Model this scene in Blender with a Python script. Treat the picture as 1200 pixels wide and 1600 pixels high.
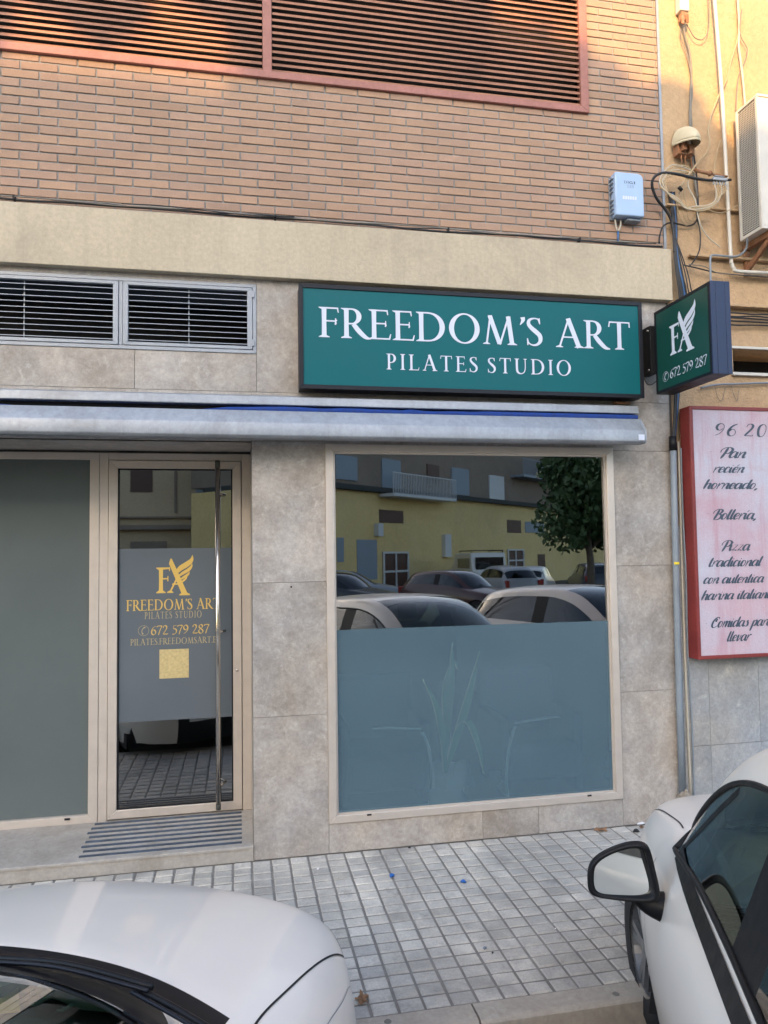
import bpy, bmesh, math, random
from mathutils import Vector, Matrix
from mathutils.bvhtree import BVHTree
random.seed(7)
R=math.radians
scene=bpy.context.scene
for o in list(bpy.data.objects): bpy.data.objects.remove(o)

# ------------------------------------------------------------ camera
FPX=1148.3; CAM=Vector((0,-4.5,1.82)); YAW,PITCH,ROLL=R(11.213),R(2.931),R(-0.806)
fw=Vector((math.sin(YAW)*math.cos(PITCH),math.cos(YAW)*math.cos(PITCH),math.sin(PITCH)))
rt=Vector((math.cos(YAW),-math.sin(YAW),0)); up=rt.cross(fw)
RT=rt*math.cos(ROLL)+up*math.sin(ROLL); UP=rt*-math.sin(ROLL)+up*math.cos(ROLL)
cd=bpy.data.cameras.new('camera'); cam=bpy.data.objects.new('camera',cd); scene.collection.objects.link(cam)
cd.sensor_fit='VERTICAL'; cd.sensor_height=24; cd.sensor_width=18; cd.lens=FPX/1600*24
cd.clip_start=0.05; cd.clip_end=3000
cam.matrix_world=Matrix(((RT.x,UP.x,-fw.x,CAM.x),(RT.y,UP.y,-fw.y,CAM.y),(RT.z,UP.z,-fw.z,CAM.z),(0,0,0,1)))
scene.camera=cam
scene.render.resolution_x=768; scene.render.resolution_y=1024

# ------------------------------------------------------------ light
SUN_EL,SUN_AZ=18.0,25.0      # sun behind and left of the camera; light travels towards +x, +y
wd=bpy.data.worlds.new('World'); scene.world=wd; wd.use_nodes=True
nt=wd.node_tree; bg=nt.nodes['Background']; sky=nt.nodes.new('ShaderNodeTexSky')
sky.sky_type='NISHITA'; sky.sun_disc=False; sky.sun_elevation=R(SUN_EL); sky.sun_rotation=R(180+SUN_AZ)
sky.air_density=0.9; sky.dust_density=2.2; sky.ozone_density=0.6
nt.links.new(sky.outputs[0],bg.inputs[0]); bg.inputs[1].default_value=0.15
sl=bpy.data.lights.new('sun','SUN'); sl.energy=2.0; sl.angle=R(0.5); sl.color=(1,0.56,0.20)
so=bpy.data.objects.new('sun',sl); scene.collection.objects.link(so)
sd=Vector((math.sin(R(SUN_AZ))*math.cos(R(SUN_EL)),math.cos(R(SUN_AZ))*math.cos(R(SUN_EL)),-math.sin(R(SUN_EL))))
so.rotation_euler=sd.to_track_quat('-Z','Y').to_euler(); so.location=(-20,-40,30)
scene.view_settings.view_transform='Standard'; scene.view_settings.look='None'
scene.view_settings.gamma=1; scene.view_settings.exposure=2.2

# ------------------------------------------------------------ helpers
def ray(px,py): return RT*((px-600)/FPX)+UP*((800-py)/FPX)+fw
def P(px,py,Y=None,X=None,Z=None):
    d=ray(px,py)
    t=(Y-CAM.y)/d.y if Y is not None else ((X-CAM.x)/d.x if X is not None else (Z-CAM.z)/d.z)
    return CAM+d*t
def tag(o,label=None,cat=None,group=None,kind=None):
    if label: o['label']=label
    if cat: o['category']=cat
    if group: o['group']=group
    if kind: o['kind']=kind
    return o
def thing(name,label,cat,loc=(0,0,0),group=None,rz=0):
    o=bpy.data.objects.new(name,None); scene.collection.objects.link(o); o.location=loc; o.rotation_euler=(0,0,rz)
    o.empty_display_size=.1
    return tag(o,label,cat,group)
def catmull(pts,n=6,closed=False):
    pts=[Vector(p) for p in pts]
    if len(pts)<3 or n<2: return pts
    out=[]; N=len(pts)
    rng=range(N if closed else N-1)
    for i in rng:
        if closed: p0,p1,p2,p3=pts[i-1],pts[i],pts[(i+1)%N],pts[(i+2)%N]
        else:
            p1,p2=pts[i],pts[i+1]; p0=pts[i-1] if i else p1*2-p2; p3=pts[i+2] if i+2<N else p2*2-p1
        for k in range(n):
            t=k/n
            out.append(.5*((2*p1)+(p2-p0)*t+(2*p0-5*p1+4*p2-p3)*t*t+(3*p1-p0-3*p2+p3)*t**3))
    if not closed: out.append(pts[-1])
    return out
class MB:
    def __init__(s): s.v=[]; s.f=[]
    def add(s,vs,fs):
        b=len(s.v); s.v+=[tuple(v) for v in vs]; s.f+=[tuple(b+i for i in f) for f in fs]; return s
    def box(s,x0,x1,y0,y1,z0,z1):
        vs=[(x,y,z) for z in (z0,z1) for y in (y0,y1) for x in (x0,x1)]
        return s.add(vs,[(0,2,3,1),(4,5,7,6),(0,1,5,4),(2,6,7,3),(0,4,6,2),(1,3,7,5)])
    def bar(s,a,b,w,h,upv=(0,0,1)):
        a=Vector(a);b=Vector(b);d=(b-a).normalized();u=Vector(upv)
        sx=d.cross(u)
        if sx.length<1e-4: sx=d.cross(Vector((1,0,0)))
        sx.normalize(); sy=sx.cross(d).normalized()
        vs=[p+sx*(i*w/2)+sy*(j*h/2) for p in (a,b) for i,j in ((-1,-1),(1,-1),(1,1),(-1,1))]
        return s.add(vs,[(0,1,2,3),(7,6,5,4),(0,4,5,1),(1,5,6,2),(2,6,7,3),(3,7,4,0)])
    def tube(s,pts,r,n=8,sm=5,closed=False):
        pts=catmull(pts,sm,closed) if sm>1 else [Vector(p) for p in pts]
        N=len(pts); vs=[]; pu=None
        rr=r if callable(r) else (lambda t:r)
        for i,p in enumerate(pts):
            if closed: t=(pts[(i+1)%N]-pts[i-1])
            else: t=(pts[min(i+1,N-1)]-pts[max(i-1,0)])
            if t.length<1e-9: t=Vector((0,0,1))
            t.normalize()
            if pu is None:
                pu=t.cross(Vector((0,0,1)));
                if pu.length<.05: pu=t.cross(Vector((1,0,0)))
            pu=(pu-t*pu.dot(t));
            if pu.length<1e-6: pu=t.orthogonal()
            pu.normalize(); w=t.cross(pu); q=rr(i/max(1,N-1))
            for k in range(n):
                a=2*math.pi*k/n; vs.append(p+pu*(math.cos(a)*q)+w*(math.sin(a)*q))
        fs=[]
        for i in range(N if closed else N-1):
            for k in range(n):
                a=i*n+k;b=i*n+(k+1)%n;c=((i+1)%N)*n+(k+1)%n;d=((i+1)%N)*n+k; fs.append((a,b,c,d))
        if not closed: fs+= [tuple(range(n-1,-1,-1)),tuple((N-1)*n+k for k in range(n))]
        return s.add(vs,fs)
    def lathe(s,prof,n=24,M=None):
        vs=[];M=M or Matrix()
        for (r,z) in prof:
            for k in range(n):
                a=2*math.pi*k/n; vs.append(M@Vector((r*math.cos(a),r*math.sin(a),z)))
        fs=[]
        for i in range(len(prof)-1):
            for k in range(n): fs.append((i*n+k,i*n+(k+1)%n,(i+1)*n+(k+1)%n,(i+1)*n+k))
        return s.add(vs,fs)
    def prism(s,poly,fn,d0,d1):
        """poly 2d list, fn(u,v,d)->3d"""
        n=len(poly); vs=[fn(u,v,d0) for u,v in poly]+[fn(u,v,d1) for u,v in poly]
        return s.add(vs,[tuple(range(n)),tuple(range(2*n-1,n-1,-1))]+[(i,(i+1)%n,n+(i+1)%n,n+i) for i in range(n)])
    def build(s,name,mat,parent=None,smooth=False,bevel=0,fix=True,segs=2):
        me=bpy.data.meshes.new(name); me.from_pydata(s.v,[],s.f); me.update()
        if fix:
            bm=bmesh.new(); bm.from_mesh(me); bmesh.ops.recalc_face_normals(bm,faces=bm.faces); bm.to_mesh(me); bm.free()
        if smooth: me.polygons.foreach_set('use_smooth',[True]*len(me.polygons))
        me.materials.append(mat)
        o=bpy.data.objects.new(name,me); scene.collection.objects.link(o)
        if parent is not None: o.parent=parent
        if bevel:
            m=o.modifiers.new('bevel','BEVEL'); m.width=bevel; m.segments=segs; m.limit_method='ANGLE'; m.angle_limit=R(40)
            m.harden_normals=False
            if smooth is False: 
                me.polygons.foreach_set('use_smooth',[True]*len(me.polygons))
                try: me.set_sharp_from_angle(angle=R(30))
                except Exception: pass
        return o
def wall_holes(mb,x0,x1,z0,z1,y,holes,th=.0):
    """vertical sheet facing -y with rectangular holes; th>0 adds jambs going back"""
    xs=sorted(set([x0,x1]+[h[0] for h in holes]+[h[1] for h in holes])); zs=sorted(set([z0,z1]+[h[2] for h in holes]+[h[3] for h in holes]))
    xs=[x for x in xs if x0<=x<=x1]; zs=[z for z in zs if z0<=z<=z1]
    for i in range(len(xs)-1):
        for j in range(len(zs)-1):
            cx,cz=(xs[i]+xs[i+1])/2,(zs[j]+zs[j+1])/2
            if any(h[0]<cx<h[1] and h[2]<cz<h[3] for h in holes): continue
            mb.add([(xs[i],y,zs[j]),(xs[i+1],y,zs[j]),(xs[i+1],y,zs[j+1]),(xs[i],y,zs[j+1])],[(0,1,2,3)])
    if th:
        for a,b,c,d in holes:
            for p,q in (((a,c),(a,d)),((b,d),(b,c)),((b,c),(a,c)),((a,d),(b,d))):
                mb.add([(p[0],y,p[1]),(q[0],y,q[1]),(q[0],y+th,q[1]),(p[0],y+th,p[1])],[(0,1,2,3)])
    return mb
def frame_rect(mb,x0,x1,z0,z1,w,y0,y1,wb=None,wt=None):
    """four mitred profile bars"""
    wb=w if wb is None else wb; wt=w if wt is None else wt
    o=[(x0,z0),(x1,z0),(x1,z1),(x0,z1)]; i=[(x0+w,z0+wb),(x1-w,z0+wb),(x1-w,z1-wt),(x0+w,z1-wt)]
    g=.0006
    for k in range(4):
        a,b,c,d=o[k],o[(k+1)%4],i[(k+1)%4],i[k]
        mb.prism([a,b,c,d],lambda u,v,dd:(u,dd,v),y0,y1)
    return mb

# ------------------------------------------------------------ materials
MATS={}
def nodes(name):
    m=bpy.data.materials.new(name); m.use_nodes=True; nt=m.node_tree; b=nt.nodes['Principled BSDF']; MATS[name]=m
    return m,nt,b
def N(nt,t,**k):
    n=nt.nodes.new(t)
    for a,v in k.items():
        if a in n.inputs: n.inputs[a].default_value=v
        else: setattr(n,a,v)
    return n
def coords(nt,obj=True,scale=(1,1,1)):
    tc=N(nt,'ShaderNodeTexCoord'); mp=N(nt,'ShaderNodeMapping'); mp.inputs['Scale'].default_value=scale
    nt.links.new(tc.outputs['Object'],mp.inputs[0]); return mp.outputs[0]
def ramp(nt,src,stops):
    r=N(nt,'ShaderNodeValToRGB'); el=r.color_ramp.elements
    while len(el)<len(stops): el.new(.5)
    for e,(p,c) in zip(el,stops): e.position=p; e.color=c if len(c)==4 else (*c,1)
    nt.links.new(src,r.inputs[0]); return r.outputs[0]
def g(v): return (v,v,v,1)
def noise(nt,co,scale,detail=6,rough=.6,dist=0):
    n=N(nt,'ShaderNodeTexNoise'); n.inputs['Scale'].default_value=scale; n.inputs['Detail'].default_value=detail
    n.inputs['Roughness'].default_value=rough; n.inputs['Distortion'].default_value=dist
    nt.links.new(co,n.inputs['Vector']); return n.outputs[0]
def mix(nt,f,a,b,mode='MIX'):
    m=N(nt,'ShaderNodeMix'); m.data_type='RGBA'; m.blend_type=mode
    for idx,v in ((0,f),(6,a),(7,b)):
        if isinstance(v,(int,float)): m.inputs[idx].default_value=v
        elif isinstance(v,tuple): m.inputs[idx].default_value=v if len(v)==4 else (*v,1)
        else: nt.links.new(v,m.inputs[idx])
    return m.outputs[2]
def bump(nt,b,h,dist,strength=1,prev=None):
    n=N(nt,'ShaderNodeBump'); n.inputs['Distance'].default_value=dist; n.inputs['Strength'].default_value=strength
    nt.links.new(h,n.inputs['Height']); 
    if prev is not None: nt.links.new(prev,n.inputs['Normal'])
    nt.links.new(n.outputs[0],b.inputs['Normal']); return n.outputs[0]
def rgb(c): return (*c,1)
def simple(name,col,rough=.5,metal=0,nscale=0,namp=.15,coat=0,bscale=0,bd=.001,spec=None):
    m,nt,b=nodes(name); b.inputs['Base Color'].default_value=rgb(col); b.inputs['Roughness'].default_value=rough; b.inputs['Metallic'].default_value=metal
    if coat: b.inputs['Coat Weight'].default_value=coat; b.inputs['Coat Roughness'].default_value=.03
    if spec is not None: b.inputs['Specular IOR Level'].default_value=spec
    if nscale:
        co=coords(nt); n=noise(nt,co,nscale); 
        c=mix(nt,ramp(nt,n,[(.3,g(0)),(.7,g(1))]),tuple(x*(1-namp) for x in col),tuple(min(1,x*(1+namp)) for x in col))
        nt.links.new(c,b.inputs['Base Color'])
        nt.links.new(ramp(nt,n,[(.3,g(max(0,rough-.08))),(.7,g(min(1,rough+.08)))]),b.inputs['Roughness'])
    if bscale: bump(nt,b,noise(nt,coords(nt),bscale,4),bd)
    return m
def stained(name,c0,c1,scale,grime=None,gpos=None,rough=.85,bscale=300,bd=.001,streak=0,fine=40,stops=(.35,.65)):
    m,nt,b=nodes(name); co=coords(nt)
    n=noise(nt,co,scale,9,.65,.3); c=mix(nt,ramp(nt,n,[(stops[0],g(0)),(stops[1],g(1))]),c0,c1)
    n2=noise(nt,co,fine,6,.7); c=mix(nt,1.0,c,ramp(nt,n2,[(.3,g(.86)),(.7,g(1.1))]),'MULTIPLY')
    if streak:
        s=noise(nt,coords(nt,scale=(9,9,.7)),1.6,8,.65); c=mix(nt,ramp(nt,s,[(.5,g(0)),(.8,g(streak))]),c,grime or (.1,.09,.08))
    if grime:
        q=noise(nt,co,scale*.6,10,.75,.6); c=mix(nt,ramp(nt,q,[(.52,g(0)),(.75,g(.7))]),c,grime)
    nt.links.new(c,b.inputs['Base Color']); b.inputs['Roughness'].default_value=rough
    bump(nt,b,noise(nt,co,bscale,5,.7),bd)
    return m
def island(name,cols,rough=.85,vary=.12,bscale=250,bd=.0012,nscale=5,namp=.2,dirt=None):
    """per-brick / per-tile colour from mesh islands"""
    m,nt,b=nodes(name); geo=N(nt,'ShaderNodeNewGeometry'); rnd=geo.outputs['Random Per Island']
    stops=[(i/(len(cols)-1),rgb(c)) for i,c in enumerate(cols)]
    c=ramp(nt,rnd,stops); co=coords(nt)
    n=noise(nt,co,nscale,8,.7); c=mix(nt,1.0,c,ramp(nt,n,[(.25,g(1-namp)),(.75,g(1+namp))]),'MULTIPLY')
    n2=noise(nt,co,90,5,.8); c=mix(nt,1.0,c,ramp(nt,n2,[(.3,g(1-vary)),(.7,g(1+vary))]),'MULTIPLY')
    if dirt:
        q=noise(nt,co,1.7,10,.7,.5); c=mix(nt,ramp(nt,q,[(.42,g(0)),(.68,g(.8))]),c,dirt)
        q2=noise(nt,co,7,9,.8,.2); c=mix(nt,ramp(nt,q2,[(.55,g(0)),(.7,g(.6))]),c,tuple(x*.7 for x in dirt))
    nt.links.new(c,b.inputs['Base Color']); b.inputs['Roughness'].default_value=rough
    b.inputs['Specular IOR Level'].default_value=.22
    bump(nt,b,noise(nt,co,bscale,5,.75),bd)
    return m
def glass(name,tint=(.8,.9,.86),ior=1.5,boost=1.0,rough=0):
    m=bpy.data.materials.new(name); m.use_nodes=True; nt=m.node_tree; nt.nodes.clear()
    out=N(nt,'ShaderNodeOutputMaterial'); mx=N(nt,'ShaderNodeMixShader'); tr=N(nt,'ShaderNodeBsdfTransparent'); gl=N(nt,'ShaderNodeBsdfGlossy')
    tr.inputs[0].default_value=rgb(tint); gl.inputs[0].default_value=(1,1,1,1); gl.inputs['Roughness'].default_value=rough
    fr=N(nt,'ShaderNodeFresnel'); fr.inputs[0].default_value=ior
    mu=N(nt,'ShaderNodeMath'); mu.operation='MULTIPLY'; mu.use_clamp=True; mu.inputs[1].default_value=boost
    nt.links.new(fr.outputs[0],mu.inputs[0]); nt.links.new(mu.outputs[0],mx.inputs[0]); nt.links.new(tr.outputs[0],mx.inputs[1]); nt.links.new(gl.outputs[0],mx.inputs[2]); nt.links.new(mx.outputs[0],out.inputs[0])
    return m
def film(name,col,see=.25,boost=2.0,ior=1.45):
    """frosted vinyl seen through its pane: diffuse with a share of see-through"""
    m=bpy.data.materials.new(name); m.use_nodes=True; nt=m.node_tree; nt.nodes.clear()
    out=N(nt,'ShaderNodeOutputMaterial'); di=N(nt,'ShaderNodeBsdfDiffuse'); tr=N(nt,'ShaderNodeBsdfTransparent'); m1=N(nt,'ShaderNodeMixShader'); m1.inputs[0].default_value=see
    c=mix(nt,ramp(nt,noise(nt,coords(nt),1.3,4),[(.3,g(0)),(.7,g(1))]),tuple(x*.93 for x in col),tuple(x*1.07 for x in col)); nt.links.new(c,di.inputs[0]); tr.inputs[0].default_value=(.75,.88,.95,1)
    nt.links.new(di.outputs[0],m1.inputs[1]); nt.links.new(tr.outputs[0],m1.inputs[2])
    gl=N(nt,'ShaderNodeBsdfGlossy'); gl.inputs['Roughness'].default_value=.22; fr=N(nt,'ShaderNodeFresnel'); fr.inputs[0].default_value=1.4; m2=N(nt,'ShaderNodeMixShader')
    nt.links.new(fr.outputs[0],m2.inputs[0]); nt.links.new(m1.outputs[0],m2.inputs[1]); nt.links.new(gl.outputs[0],m2.inputs[2]); nt.links.new(m2.outputs[0],out.inputs[0])
    return m

M={}
M['brick']=island('brick',[(.33,.22,.155),(.375,.25,.175),(.40,.265,.185),(.37,.245,.172),(.355,.238,.178),(.395,.265,.195),(.33,.225,.168),(.385,.255,.178)],vary=.1,nscale=1.2,namp=.14,bscale=140,bd=.002)
M['mortar']=stained('mortar',(.22,.215,.205),(.31,.30,.285),4,rough=.95,bscale=200,bd=.002)
M['beam']=stained('beam_render',(.45,.385,.28),(.53,.46,.345),1.1,(.27,.235,.18),rough=.92,bscale=110,bd=.002,streak=.35,stops=(.3,.7))
def marble(name,a,b2,vein,scale=3.2):
    m,nt,b=nodes(name); co=coords(nt); geo=N(nt,'ShaderNodeNewGeometry')
    off=N(nt,'ShaderNodeVectorMath'); off.operation='SCALE'; cb=N(nt,'ShaderNodeCombineXYZ'); 
    for k in range(3): nt.links.new(geo.outputs['Random Per Island'],cb.inputs[k])
    nt.links.new(cb.outputs[0],off.inputs[0]); off.inputs['Scale'].default_value=37
    ad=N(nt,'ShaderNodeVectorMath'); nt.links.new(co,ad.inputs[0]); nt.links.new(off.outputs[0],ad.inputs[1]); co2=ad.outputs[0]
    n=noise(nt,co2,scale*1.3,12,.74,.25); c=mix(nt,ramp(nt,n,[(.36,g(0)),(.62,g(1))]),a,b2)
    n3=noise(nt,co2,scale*3.1,12,.8,.5); c=mix(nt,ramp(nt,n3,[(.54,g(0)),(.66,g(.55))]),c,vein)
    n5=noise(nt,co2,45,6,.8); c=mix(nt,1.0,c,ramp(nt,n5,[(.3,g(.8)),(.7,g(1.14))]),'MULTIPLY')
    n6=noise(nt,co,1.1,5,.6); c=mix(nt,1.0,c,ramp(nt,n6,[(.35,(.97,1,1.04,1)),(.65,(1.08,1.0,.90,1))]),'MULTIPLY')
    n4=noise(nt,co2,scale*7,8,.8,.5); c=mix(nt,1.0,c,ramp(nt,n4,[(.3,g(.84)),(.7,g(1.12))]),'MULTIPLY')
    c=mix(nt,1.0,c,ramp(nt,geo.outputs['Random Per Island'],[(0,g(.93)),(1,g(1.06))]),'MULTIPLY')
    nt.links.new(c,b.inputs['Base Color']); b.inputs['Roughness'].default_value=.5; b.inputs['Specular IOR Level'].default_value=.35
    bump(nt,b,n4,.0008); return m
M['marble']=marble('beige_marble',(.27,.25,.228),(.415,.39,.365),(.54,.52,.50))
M['bluemarble']=marble('blue_grey_marble',(.25,.27,.29),(.34,.355,.37),(.52,.52,.50),2.2)
M['joint']=simple('joint',(.10,.095,.09),.95)
M['alu']=simple('champagne_aluminium',(.55,.49,.43),.42,.35,nscale=14,namp=.05)
M['alugrey']=simple('grey_aluminium',(.30,.325,.36),.5,.3,nscale=12,namp=.1)
M['awn']=stained('awning_aluminium',(.27,.295,.33),(.34,.365,.40),2.5,(.15,.15,.15),rough=.42,bscale=3,bd=.002,streak=.45,fine=30); MATS['awning_aluminium'].node_tree.nodes['Principled BSDF'].inputs['Metallic'].default_value=.3
M['blue']=simple('blue_canvas',(.004,.035,.20),.8,nscale=30,namp=.25)
M['louvre']=stained('louvre_brown',(.27,.125,.075),(.35,.165,.10),3,(.15,.07,.045),rough=.6,bscale=60,bd=.0005)
M['louvreframe']=stained('oxide_red_paint',(.29,.125,.10),(.36,.16,.13),4,(.22,.10,.08),rough=.6,bscale=60,bd=.0006)
M['dark']=simple('dark_void',(.012,.012,.014),.9)
M['black']=simple('black_plastic',(.008,.009,.011),.5,nscale=20,namp=.2,spec=.25)
M['blackmetal']=simple('black_metal',(.008,.010,.016),.45,0,nscale=20,namp=.2,spec=.3)
M['navymetal']=simple('navy_metal',(.012,.026,.075),.5,.0,nscale=20,namp=.12)
M['green']=simple('green_sign_panel',(.0012,.106,.122),.45,0,nscale=2,namp=.05,spec=.22)
M['green2']=simple('dark_green_sign_panel',(.004,.055,.045),.35,0,nscale=2,namp=.06)
M['white']=simple('white_vinyl',(.58,.63,.74),.5)
M['gold']=simple('gold_vinyl',(.62,.42,.10),.5)
M['goldthin']=simple('pale_gold_vinyl',(.37,.31,.17),.5)
M['steel']=simple('brushed_steel',(.62,.60,.57),.16,1,nscale=8,namp=.06)
M['stepstone']=stained('step_stone',(.30,.28,.25),(.38,.355,.32),3,(.18,.155,.11),rough=.75,bscale=120,bd=.0015)
M['strip']=simple('blue_black_rubber_strip',(.05,.07,.10),.7,nscale=15,namp=.5)
M['tile']=island('pavement_tile',[(.43,.405,.35),(.58,.545,.475),(.51,.48,.425),(.63,.595,.525),(.55,.52,.46),(.46,.44,.40)],vary=.2,bscale=120,bd=.0025,nscale=9,namp=.14,dirt=(.25,.245,.23))
M['grout']=stained('pavement_grout',(.17,.16,.145),(.27,.255,.23),3,rough=.95,bscale=90,bd=.003)
M['kerb']=stained('kerb_concrete',(.36,.32,.265),(.44,.40,.34),5,(.22,.20,.17),rough=.9,bscale=120,bd=.003)
M['asphalt']=stained('asphalt',(.045,.046,.05),(.07,.07,.072),.8,(.03,.03,.032),rough=.9,bscale=150,bd=.006)
M['stucco']=stained('ochre_stucco',(.44,.30,.175),(.52,.37,.225),.9,(.40,.29,.18),rough=.95,bscale=55,bd=.009,streak=.25,fine=25)
M['pink']=stained('faded_pink_board',(.50,.36,.41),(.47,.47,.55),1.6,(.42,.20,.24),rough=.55,bscale=60,bd=.0002,streak=.9,fine=140)
M['redpaint']=stained('red_sign_metal',(.17,.022,.02),(.23,.032,.028),3,(.17,.03,.03),rough=.5,bscale=60,bd=.0004,streak=.3)
M['ink']=simple('grey_blue_ink',(.05,.075,.11),.6)
M['cream']=simple('cream_plastic',(.52,.47,.33),.5,nscale=8,namp=.08)
M['offwhite']=simple('off_white_paint',(.55,.53,.48),.5,nscale=6,namp=.1)
M['grille']=simple('grey_grille',(.40,.39,.36),.5)
M['greypvc']=simple('grey_pvc',(.20,.235,.27),.45,nscale=10,namp=.12)
M['cabblack']=simple('black_cable',(.012,.013,.016),.5)
M['cabbeige']=simple('beige_cable',(.38,.29,.17),.55)
M['cabwhite']=simple('white_cable',(.46,.42,.34),.55)
M['cabgrey']=simple('grey_cable',(.17,.16,.14),.55)
M['cabblue']=simple('blue_cable',(.04,.14,.34),.5)
M['boxblue']=simple('pale_blue_plastic',(.33,.46,.66),.45,nscale=6,namp=.04)
M['rust']=stained('rust',(.20,.09,.045),(.33,.16,.08),8,(.5,.42,.32),rough=.9,bscale=120,bd=.002)
M['foam']=stained('foam_lump',(.26,.22,.17),(.40,.36,.30),25,(.12,.10,.08),rough=.95,bscale=60,bd=.01)
M['leafdry']=simple('dry_leaf',(.22,.12,.06),.8,nscale=40,namp=.4)
M['bluescrap']=simple('blue_plastic_scrap',(.01,.11,.40),.4)
M['sand']=simple('sand_vinyl',(.50,.40,.19),.55,nscale=60,namp=.2)
M['paper']=simple('white_paper',(.75,.75,.75),.7)
M['film']=film('frosted_film',(.125,.205,.255),.40)
M['filmdoor']=film('frosted_film_grey',(.115,.135,.155),.04)
M['filmleft']=film('frosted_film_dark',(.11,.13,.13),.04)
M['glass']=glass('shop_glass',(.62,.70,.66),1.55,5.2)
M['glasslow']=glass('shop_glass_behind_film',(.80,.86,.84),1.45,1.0)
M['carglass']=glass('car_glass',(.62,.74,.68),1.5,1.3)
M['carglassdark']=glass('car_glass_dark',(.12,.15,.15),1.5,1.6)
M['interior']=simple('studio_interior',(.10,.10,.095),.8)
M['dkint']=simple('car_interior',(.05,.055,.05),.8,nscale=10,namp=.2)
M['greenint']=simple('car_interior_grey',(.30,.32,.28),.75,nscale=10,namp=.15)
M['tyre']=simple('tyre_rubber',(.018,.018,.019),.85,nscale=30,namp=.3)
M['rim']=simple('alloy_rim',(.25,.26,.27),.35,.7)
M['cowl']=simple('cowl_plastic',(.004,.005,.008),.32)
M['chair']=simple('dark_blue_upholstery',(.03,.05,.09),.8)
M['chairedge']=simple('white_chair_edge',(.8,.82,.85),.5)
M['mirror']=simple('mirror_glass',(.62,.64,.64),.02,1)
M['indicator']=simple('clear_lens',(.7,.6,.55),.2)
M['redlamp']=simple('red_lamp',(.35,.02,.015),.2)
M['headlamp']=simple('headlamp_lens',(.55,.58,.6),.12,.3)
M['plate']=simple('number_plate',(.75,.75,.75),.5)
M['lizard']=simple('pale_green_toy',(.45,.62,.50),.6)
M['yellow']=simple('yellow_paper',(.80,.62,.03),.6)
M['lightblue']=simple('light_blue_plastic',(.25,.55,.68),.5)
def paint(name,col,dirt=.1):
    m,nt,b=nodes(name); co=coords(nt); n=noise(nt,co,2.2,8,.6)
    c=mix(nt,ramp(nt,n,[(.3,g(0)),(.75,g(1))]),col,tuple(x*(1-dirt) for x in col)); nt.links.new(c,b.inputs['Base Color'])
    b.inputs['Roughness'].default_value=.32; b.inputs['Coat Weight'].default_value=.55; b.inputs['Coat Roughness'].default_value=.09
    return m
M['carwhite']=paint('white_car_paint',(.84,.795,.72),.06)
M['carsilver']=paint('silver_car_paint',(.38,.39,.40)); M['carblue']=paint('blue_car_paint',(.06,.10,.17)); M['cardark']=paint('dark_car_paint',(.03,.032,.036))
M['carred']=paint('dark_red_car_paint',(.09,.03,.025))
M['byellow']=stained('yellow_facade',(.80,.585,.24),(.85,.65,.30),.5,(.52,.40,.20),rough=.9,bscale=20,bd=.004,streak=.2,fine=6)
M['bgrey']=stained('brown_grey_facade',(.24,.185,.14),(.30,.235,.18),.5,rough=.9,bscale=20,bd=.004,fine=6)
M['bbeige']=stained('beige_facade',(.56,.42,.26),(.62,.48,.31),.5,rough=.9,bscale=20,bd=.004,fine=6)
M['shutter']=simple('grey_blue_shutter',(.28,.33,.37),.6); M['shutterw']=simple('white_shutter',(.65,.66,.64),.6)
M['brownwood']=simple('brown_window',(.10,.045,.03),.5)
M['bark']=stained('bark',(.10,.08,.06),(.17,.14,.11),9,rough=.95,bscale=40,bd=.01)
def leafmat(name,cols):
    m,nt,b=nodes(name); geo=N(nt,'ShaderNodeNewGeometry'); c=ramp(nt,geo.outputs['Random Per Island'],[(i/(len(cols)-1),rgb(k)) for i,k in enumerate(cols)])
    nt.links.new(c,b.inputs['Base Color']); b.inputs['Roughness'].default_value=.6; b.inputs['Transmission Weight'].default_value=0
    return m
M['leaf']=leafmat('foliage',[(.03,.07,.02),(.05,.10,.03),(.08,.14,.04),(.04,.085,.03)])
M['plantleaf']=simple('plant_leaf_green',(.20,.42,.18),.5); M['plantedge']=simple('plant_leaf_margin',(.70,.66,.32),.5)
M['pot']=simple('white_pot',(.6,.62,.62),.5)
# ------------------------------------------------------------ lettering engine (strokes -> flat ribbons)
TK,TN=.135,.05
def q4(a,b,c,d): return [a,b,c,d]
def rib(pts,ws,sm=6):
    """ribbon along pts, ws = width at each control point"""
    P3=[(p[0],p[1],w) for p,w in zip(pts,ws)]
    C=catmull(P3,sm) if len(P3)>2 else [Vector(p) for p in P3]
    L=[];Rr=[]
    for i,p in enumerate(C):
        t=C[min(i+1,len(C)-1)]-C[max(i-1,0)]; t=Vector((t.x,t.y)); 
        if t.length<1e-9: t=Vector((1,0))
        t.normalize(); n=Vector((-t.y,t.x))*(p.z/2); L.append((p.x+n.x,p.y+n.y)); Rr.append((p.x-n.x,p.y-n.y))
    return [('strip',L,Rr)]
def stem(x,y0=0,y1=1,w=TK): return [('poly',[(x-w/2,y0),(x+w/2,y0),(x+w*.46,(y0+y1)/2),(x+w/2,y1),(x-w/2,y1),(x-w*.46,(y0+y1)/2)])]
def ser(x,y,w=TK,up=1,l=.085,r=.085,h=.035):
    s=up
    return [('poly',[(x-w/2-l,y),(x+w/2+r,y),(x+w/2+r,y+s*h*.6),(x+w/2,y+s*h*2.0),(x-w/2,y+s*h*2.0),(x-w/2-l,y+s*h*.6)])]
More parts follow.
